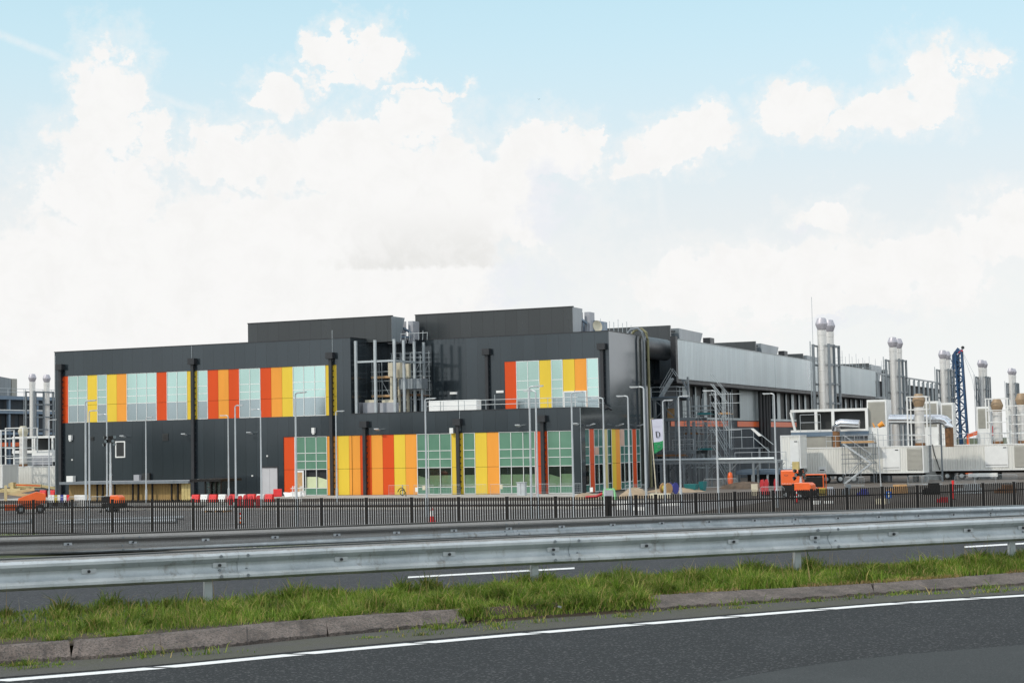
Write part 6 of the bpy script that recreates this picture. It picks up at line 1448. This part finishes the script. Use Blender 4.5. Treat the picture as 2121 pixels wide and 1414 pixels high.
for dx in (2.6,3.4): m_.tube([(bp.x+.6,bp.y,zt_-.6),(bp.x+dx,bp.y-1,zt_-6.5),(bp.x+dx+2.0,bp.y-2,3)], .03, 4)
m_.build('hoist_rope', 'galvanised', T)
MB().box(bp.x-2.0,bp.y-1.2,.2,bp.x+2.0,bp.y+2.4,3.2).build('base_unit', 'crane_blue', T)
# orange boom beyond the second container
p, q = pD(215,2005,902), pD(215,2052,887); T = thing('boom_lift', 'orange lifting boom rising behind the second container roof', 'boom lift', gnd(2020,215)); MB().bar(p,q,.35,.45).build('boom', 'machine_orange', T); m_ = MB(); m_.box(q.x-.1,q.y-.4,q.z-.9,q.x+.9,q.y+.4,q.z+.3); m_.build('basket', 'dark_red', T)
m_ = MB(); g = gnd(2008,215); m_.bar((p.x,p.y,g.z+.4),p,.3); m_.box(p.x-1.2,p.y-.8,.2,p.x+1.2,p.y+.8,1.4); m_.build('base', 'machine_orange', T)

# ------------------------------------------------------------------ the second hall at the left edge
pl = pD(322, 67, 774); XW2 = pl.x-13.
def lx(px, py=850): return pX(XW2, px, py)
ya_, yb_ = lx(-60).y, lx(190).y
L_ = thing('data_hall', 'second dark hall with bare steel frames and an orange band at the left picture edge', 'building', (XW2,ya_,0))
m_ = MB(); m_.quad((XW2-.8,ya_,0),(XW2-.8,yb_,0),(XW2-.8,yb_,16.2),(XW2-.8,ya_,16.2)); m_.quad((XW2-.8,ya_,16.2),(XW2-.8,yb_,16.2),(XW2-70,yb_,16.2),(XW2-70,ya_,16.2)); m_.quad((XW2-70,ya_,0),(XW2-.8,ya_,0),(XW2-.8,ya_,16.2),(XW2-70,ya_,16.2)); m_.build('hall_wall', 'hall_cladding', L_)
m_ = MB()
for z, h in ((16.0,.7),(13.2,.55),(9.0,.5)): m_.box(XW2-.2,ya_,z,XW2+.5,yb_,z+h)
y = ya_+2
while y < yb_: m_.box(XW2-.25,y,0,XW2+.25,y+.55,16); y += 8.5
m_.build('steel_frame', 'steel_blue', L_)
m_ = MB(); m_.box(XW2-.15,ya_,13.8,XW2+.56,yb_,14.0); m_.build('gutter', 'white_frame', L_)
y = ya_+3
while y < yb_-3: MB().box(XW2-.79,y,9.7,XW2-.7,y+2.6,13.1).build('louvre_window', 'dark_interior', L_); y += 3.9
MB().box(XW2-.3,ya_,6.7,XW2+.1,yb_,7.5).build('orange_band', 'machine_orange', L_)
m_ = MB(); railing(m_, [(XW2,ya_),(XW2,yb_)], 16.7, 1.5, 2.6, .05); m_.build('roof_railing', 'lamp_pole_grey', L_)
zt_ = lx(10,777).z; yy0, yy1 = lx(-60).y, lx(46).y
m_ = MB(); m_.prism([(XW2-3,yy0,16.3),(XW2-3,yy1,16.3),(XW2-3,lx(48).y,zt_-.4),(XW2-3,lx(20).y,zt_),(XW2-3,yy0,zt_)], (-20,0,0)); m_.build('roof_screen', 'grey_cladding', L_); m_ = MB(); m_.box(XW2-3.5,lx(49).y,16.3,XW2-3,lx(60).y,zt_-.4); m_.build('end_post', 'louvre_beige', L_)
flue_tower(pl.x, pl.y, pl.z, 'twin flue stack at the left picture edge before the second hall')
# its container, flue and cage
yk = gnd(70,231).y; k0, k1 = pY(yk,25.5,985).x, pY(yk,190,985).x; kz0, kz1 = pY(yk,70,1007).z, pY(yk,70,965).z
T4 = container('generator_container', 'white corrugated container partly hidden by the left end of the building', k0, k1, yk, kz0, kz1, 3.2, [], [])
small_flue(T4, 48, yk+1.4, kz1, 882, 'cream', 1.05); cage(T4, pY(yk+1.4,47,930).x-.2, yk+1.4, kz1, pY(yk,40,885).z, 1.5)
m_ = MB(); railing(m_, [(k0+.2,yk+.1),(k1,yk+.1)], kz1, 1.2, 1.6); m_.build('railing', 'white_frame', T4)
T = thing('radiator_enclosure', 'white framed enclosure with dark openings left of the main building corner', 'enclosure', (pY(yk+5,70,930).x,yk+5,0)); a = pY(yk+5,25,930).x; b = pY(yk+5,160,930).x; z0_, z1_ = pY(yk+5,70,938).z, pY(yk+5,70,903).z
m_ = MB(); m_.box(a,yk+5,z1_-.3,b,yk+9,z1_); m_.box(a,yk+5,z0_,b,yk+9,z0_+.4)
for px in (27,67,71,108): x = pY(yk+5,px,920).x; m_.box(x-.12,yk+5.01,z0_+.4,x+.12,yk+5.3,z1_-.3)
m_.build('frame', 'white_frame', T); MB().box(a+.2,yk+6.5,z0_+.41,b-.2,yk+8.9,z1_-.31).build('louvre', 'louvre_dark', T); MB().box(a+.3,yk+5.2,0,b-.3,yk+8.8,z0_-.01).build('base', 'galvanised_dark', T)
p, q = pY(yk+.5,66,938), pY(yk+.5,104,946); r_ = thing('roof_unit', 'long white unit with grey front on the left container roof', 'roof unit', (p.x,yk+.5,kz1)); MB().box(p.x,yk+.5,kz1+.55,q.x+.3,yk+2,p.z).build('casing', 'white_frame', r_); MB().box(p.x+.05,yk+.46,kz1+.15,q.x+.3,yk+.495,p.z-.35).build('front', 'grey_box', r_); MB().box(p.x+.1,yk+.6,kz1,q.x+.2,yk+1.9,kz1+.549).build('base', 'dark_steel', r_)
yk2 = gnd(0,225).y; a, b = pY(yk2,-80,985).x, pY(yk2,5,985).x
T5 = container('generator_container', 'white container cut off by the left picture edge', a, b, yk2, kz0, pY(yk2,0,962).z, 3.2, [], []); cage(T5, b-1.6, yk2+1.4, pY(yk2,0,962).z, pY(yk2,0,890).z, 1.3)
# low clutter and plant of the site, far right
for i, (px, D, w, h, mt, t) in enumerate(((1712,150,1.4,.7,'grey_box','grey site box on the ground under the first container'),(1788,146,.8,.6,'blue_paint','dark blue tub behind the fence under the stair scaffold'),(1755,150,.6,.9,'galvanised_dark','upright grey drum behind the fence left of the stair scaffold'),(1862,150,1.6,.8,'plywood','stack of brown pallets behind the fence right of the windsock'),(1932,146,1.2,1.0,'black_steel','black machine block behind the fence below the container gap'),(2010,146,2.0,.8,'lamp_pole_grey','grey pipe bundle behind the fence below the second container'),(2085,146,1.4,.7,'rust_brown','rusty steel bundle behind the fence at the right picture edge'),(1660,150,1.8,.5,'soil','low brown spoil patch behind the fence under the generator'))):
    p = gnd(px, D); b_ = MB(); b_.cbox(p, w, .8, h*.6, .1*i); b_.cbox(p+Vector((.1,.05,h*.6+.002)), w*.7, .6, h*.4, .1*i+.15); b_.cbox(p+Vector((-w*.62,-.1,0)), w*.2, .5, h*.45, .3)
    tag(b_.build('site_material', mt, bevel=.03), t, 'site material')
# ------------------------------------------------------------------ grass of the median and weeds in the gutter
khd = evenly(resample(kerb_hi, .1), NS); rad = evenly(rail_a, NS); kld = evenly(resample(kerb_lo, .1), NS)
KH = np.array([tuple(p) for p in khd]); RA = np.array([tuple(p) for p in offs(rad, -.35)]); KL = np.array([tuple(p) for p in kld])
LN = np.array([tuple(p) for p in evenly(line, NS)])
gap0, gap1 = near_i(khd, 972)/(NS-1), near_i(khd, 1350)/(NS-1)
def sample(A, Bc, u, v):
    i = np.clip((u*(NS-1)).astype(int), 0, NS-2); f = (u*(NS-1)-i)[:,None]
    a = A[i]*(1-f)+A[i+1]*f; b = Bc[i]*(1-f)+Bc[i+1]*f; return a*(1-v[:,None])+b*v[:,None]
def blades(name, base, h, w, lean, mat, kind='stuff'):
    n = len(base); ang = rng.uniform(0, 6.2832, n); la = rng.uniform(0, 6.2832, n)
    side = np.stack([np.cos(ang), np.sin(ang), np.zeros(n)], 1)*w[:,None]
    ld = np.stack([np.cos(la), np.sin(la), np.zeros(n)], 1)*(h*lean)[:,None]; up = np.stack([np.zeros(n), np.zeros(n), h], 1)
    p0, p1 = base-side, base+side; m = base+up*.55+ld*.35; p2, p3 = m+side*.75, m-side*.75; tip = base+up*np.clip(1-lean*.35, .3, 1)[:,None]+ld
    V = np.stack([p0,p1,p2,p3,tip], 1).reshape(-1, 3)
    me = bpy.data.meshes.new(name); me.vertices.add(5*n); me.vertices.foreach_set('co', V.ravel())
    k = np.arange(n)*5; loops = np.stack([k,k+1,k+2,k+3, k+3,k+2,k+4], 1).ravel()
    me.loops.add(7*n); me.loops.foreach_set('vertex_index', loops)
    me.polygons.add(2*n); st = np.stack([np.arange(n)*7, np.arange(n)*7+4], 1).ravel(); me.polygons.foreach_set('loop_start', st); me.polygons.foreach_set('loop_total', np.tile([4,3], n))
    me.update(); me.validate(); me.materials.append(MAT[mat]); o = bpy.data.objects.new(name, me); C.objects.link(o)
    return tag(o, kind=kind)
def lumps(u, v):                                # slow variation of height along the strip
    return (np.sin(u*61+1.3)*.5+np.sin(u*143+v*5)*.3+np.sin(u*307+v*9+2)*.2)
N = 130000
u = rng.uniform(.10, .84, N); v = rng.beta(1.0, 1.0, N)**1.0
ing = (u > gap0) & (u < gap1)
front = np.where(ing, -.35, .10+.03*np.sin(u*400))
v = front+(1-front)*v
v = np.clip(v+rng.normal(0, .03, N), -.38, 1.03)
base = sample(KH, RA, u, np.clip(v, 0, 1.02)); neg = v < 0
if neg.any(): base[neg] = sample(KL, KH, u[neg], 1+v[neg]/.38*.98)
base[:,2] = ZR+.03+.09*np.clip(v+.2, 0, 1)
h = (.098+.05*lumps(u, v))*rng.lognormal(0, .30, N); h = np.clip(h, .04, .45)
h *= np.clip(.55+v*2.2, .5, 1.0)*np.where(v > .55, .80, 1.)*np.where(ing, 1.25, 1.)
tall = rng.random(N) < .02; h[tall] *= 1.7
blades('grass', base, h, rng.uniform(.003, .0065, N), rng.uniform(.15, .95, N), 'grass_blades')
# denser tussocks
ct = 320; cu = rng.uniform(.10, .84, ct); cv = rng.uniform(.08, 1., ct)
ingc = rng.random(ct) < .17; cu[ingc] = rng.uniform(gap0, gap1, ingc.sum()); cv[ingc] = rng.uniform(-.3, .6, ingc.sum())
mid_ = rng.random(ct) < .19; cu[mid_] = rng.uniform(gap0-.04, gap1+.03, mid_.sum())
for k_, px_ in enumerate((140,250,610,640,850,900,1090,1120,1150,1300,1575,1590,1690,1700)): cu[k_] = near_i(rad, px_)/(NS-1); cv[k_] = .86+.1*(k_ % 2); 
cc = sample(KH, RA, cu, np.clip(cv, 0, 1)); ng = cv < 0
if ng.any(): cc[ng] = sample(KL, KH, cu[ng], 1+cv[ng]/.38*.9)
idx = rng.integers(0, ct, 74000); rr = np.abs(rng.normal(0, 1, 74000)); aa = rng.uniform(0, 6.2832, 74000); szc = rng.uniform(.5, 1.5, ct); szc[:14] = 1.7; sz = szc[idx]
base = cc[idx]+np.stack([np.cos(aa)*rr*.10*sz, np.sin(aa)*rr*.10*sz, np.zeros(74000)], 1); base[:,2] = ZR+.06+.07*np.clip(cv[idx], 0, 1)
h = np.clip(.165*sz*np.where(cv[idx] > .6, .75, 1.)*np.exp(-rr*.35)*rng.lognormal(0, .25, 74000), .05, .45)
blades('tussock', base, h, rng.uniform(.003, .007, 74000), rng.uniform(.25, 1.2, 74000), 'grass_blades')
# weeds in the gutter in front of the kerb
cw = 125; wu = rng.uniform(.12, .8, cw); wv = rng.beta(1., 2.4, cw)*.75
wc = sample(KL, LN, wu, wv); idx = rng.integers(0, cw, 9000); aa = rng.uniform(0, 6.2832, 9000); rr = np.abs(rng.normal(0, 1, 9000)); sz = rng.uniform(.4, 1.6, cw)[idx]
tang = np.array([.66, .75, 0]); base = wc[idx]+tang[None,:]*(np.cos(aa)*rr*.22*sz)[:,None]+np.stack([np.sin(aa)*rr*.05, -np.sin(aa)*rr*.05, np.zeros(9000)], 1); base[:,2] = ZR+.004
blades('weed', base, np.clip(.042*sz*rng.lognormal(0, .5, 9000)*np.exp(-rr*.3), .012, .22), rng.uniform(.002, .006, 9000), rng.uniform(.4, 1.4, 9000), 'grass_blades')
# dry stalks and dead grass along the kerb's back edge
nd = 12000; u = rng.uniform(.10, .84, nd); keep = ~((u > gap0) & (u < gap1)) & (np.sin(u*97)+np.sin(u*211+1) > -.7); u = u[keep]; v = np.abs(rng.normal(0, .05, len(u)))+.03
base = sample(KH, RA, u, v); base[:,2] = ZR+.06
blades('dry_grass', base, rng.uniform(.02, .10, len(u)), rng.uniform(.003, .007, len(u)), rng.uniform(.6, 1.6, len(u)), 'dry_grass')
ns_ = 420; u = rng.uniform(.10, .84, ns_); v = rng.uniform(.1, 1., ns_); base = sample(KH, RA, u, v); base[:,2] = ZR+.1
blades('dry_stalk', base, rng.uniform(.22, .48, ns_), rng.uniform(.002, .0035, ns_), rng.uniform(.1, .5, ns_), 'dry_grass')
# grass on the bank below the fence
bp_ = np.array([tuple(a.lerp(b, .5)) for a, b in zip(mid, foot)])
n = 26000; x = rng.uniform(-95, -20, n); y = rng.uniform(74, 81.3, n); x = np.where(rng.random(n) < .5, rng.uniform(-78, -55, n), x)
base = np.stack([x, y, np.full(n, -.02)], 1); blades('verge_grass', base, rng.uniform(.15, .42, n), rng.uniform(.02, .05, n), rng.uniform(.2, .9, n), 'grass_blades')

# ------------------------------------------------------------------ tree belts outside the picture, mirrored in the glossy walls and panes
def tree_belt(name, x0, x1, y0, y1, hgt, n):
    cx_, cy_ = rng.uniform(x0, x1, 70), rng.uniform(y0, y1, 70); ch = hgt(cx_)*rng.uniform(.75, 1.1, 70)
    i = rng.integers(0, 70, n); a = rng.uniform(0, 6.2832, n); q = np.sqrt(rng.random(n)); zz = rng.random(n)
    rad = 4.5*np.sin(np.clip(zz*.92+.1, 0, 1)*3.1416)**.6*q
    c = np.stack([cx_[i]+np.cos(a)*rad, cy_[i]+np.sin(a)*rad, .5+ch[i]*(.12+.88*zz)], 1)
    u_ = rng.normal(0, 1, (n, 3)); v_ = rng.normal(0, 1, (n, 3)); u_ /= np.linalg.norm(u_, axis=1)[:,None]; v_ /= np.linalg.norm(v_, axis=1)[:,None]
    w_ = rng.uniform(.6, 1.2, n)[:,None]
    V = np.stack([c-u_*w_, c+v_*w_*.7, c+u_*w_, c-v_*w_*.7], 1).reshape(-1, 3)
    me = bpy.data.meshes.new(name); me.from_pydata(V.tolist(), [], (np.arange(n)[:,None]*4+np.arange(4)[None,:]).tolist()); me.materials.append(MAT['tree_leaves'])
    o = bpy.data.objects.new(name, me); C.objects.link(o); return tag(o, kind='stuff')
grass_mat('tree_leaves', [(0, (.025, .045, .012)), (.5, (.04, .065, .018)), (.8, (.06, .085, .022)), (.9, (.05, .06, .02)), (1, (.09, .10, .03))])
tree_belt('tree_belt', -420, 90, -170, -135, lambda x: 11+3*np.sin(x*.05)+12*np.exp(-((x+264)/12)**2), 26000)
tree_belt('tree_belt', -12, 200, 322, 350, lambda x: 18+3*np.sin(x*.06), 30000)
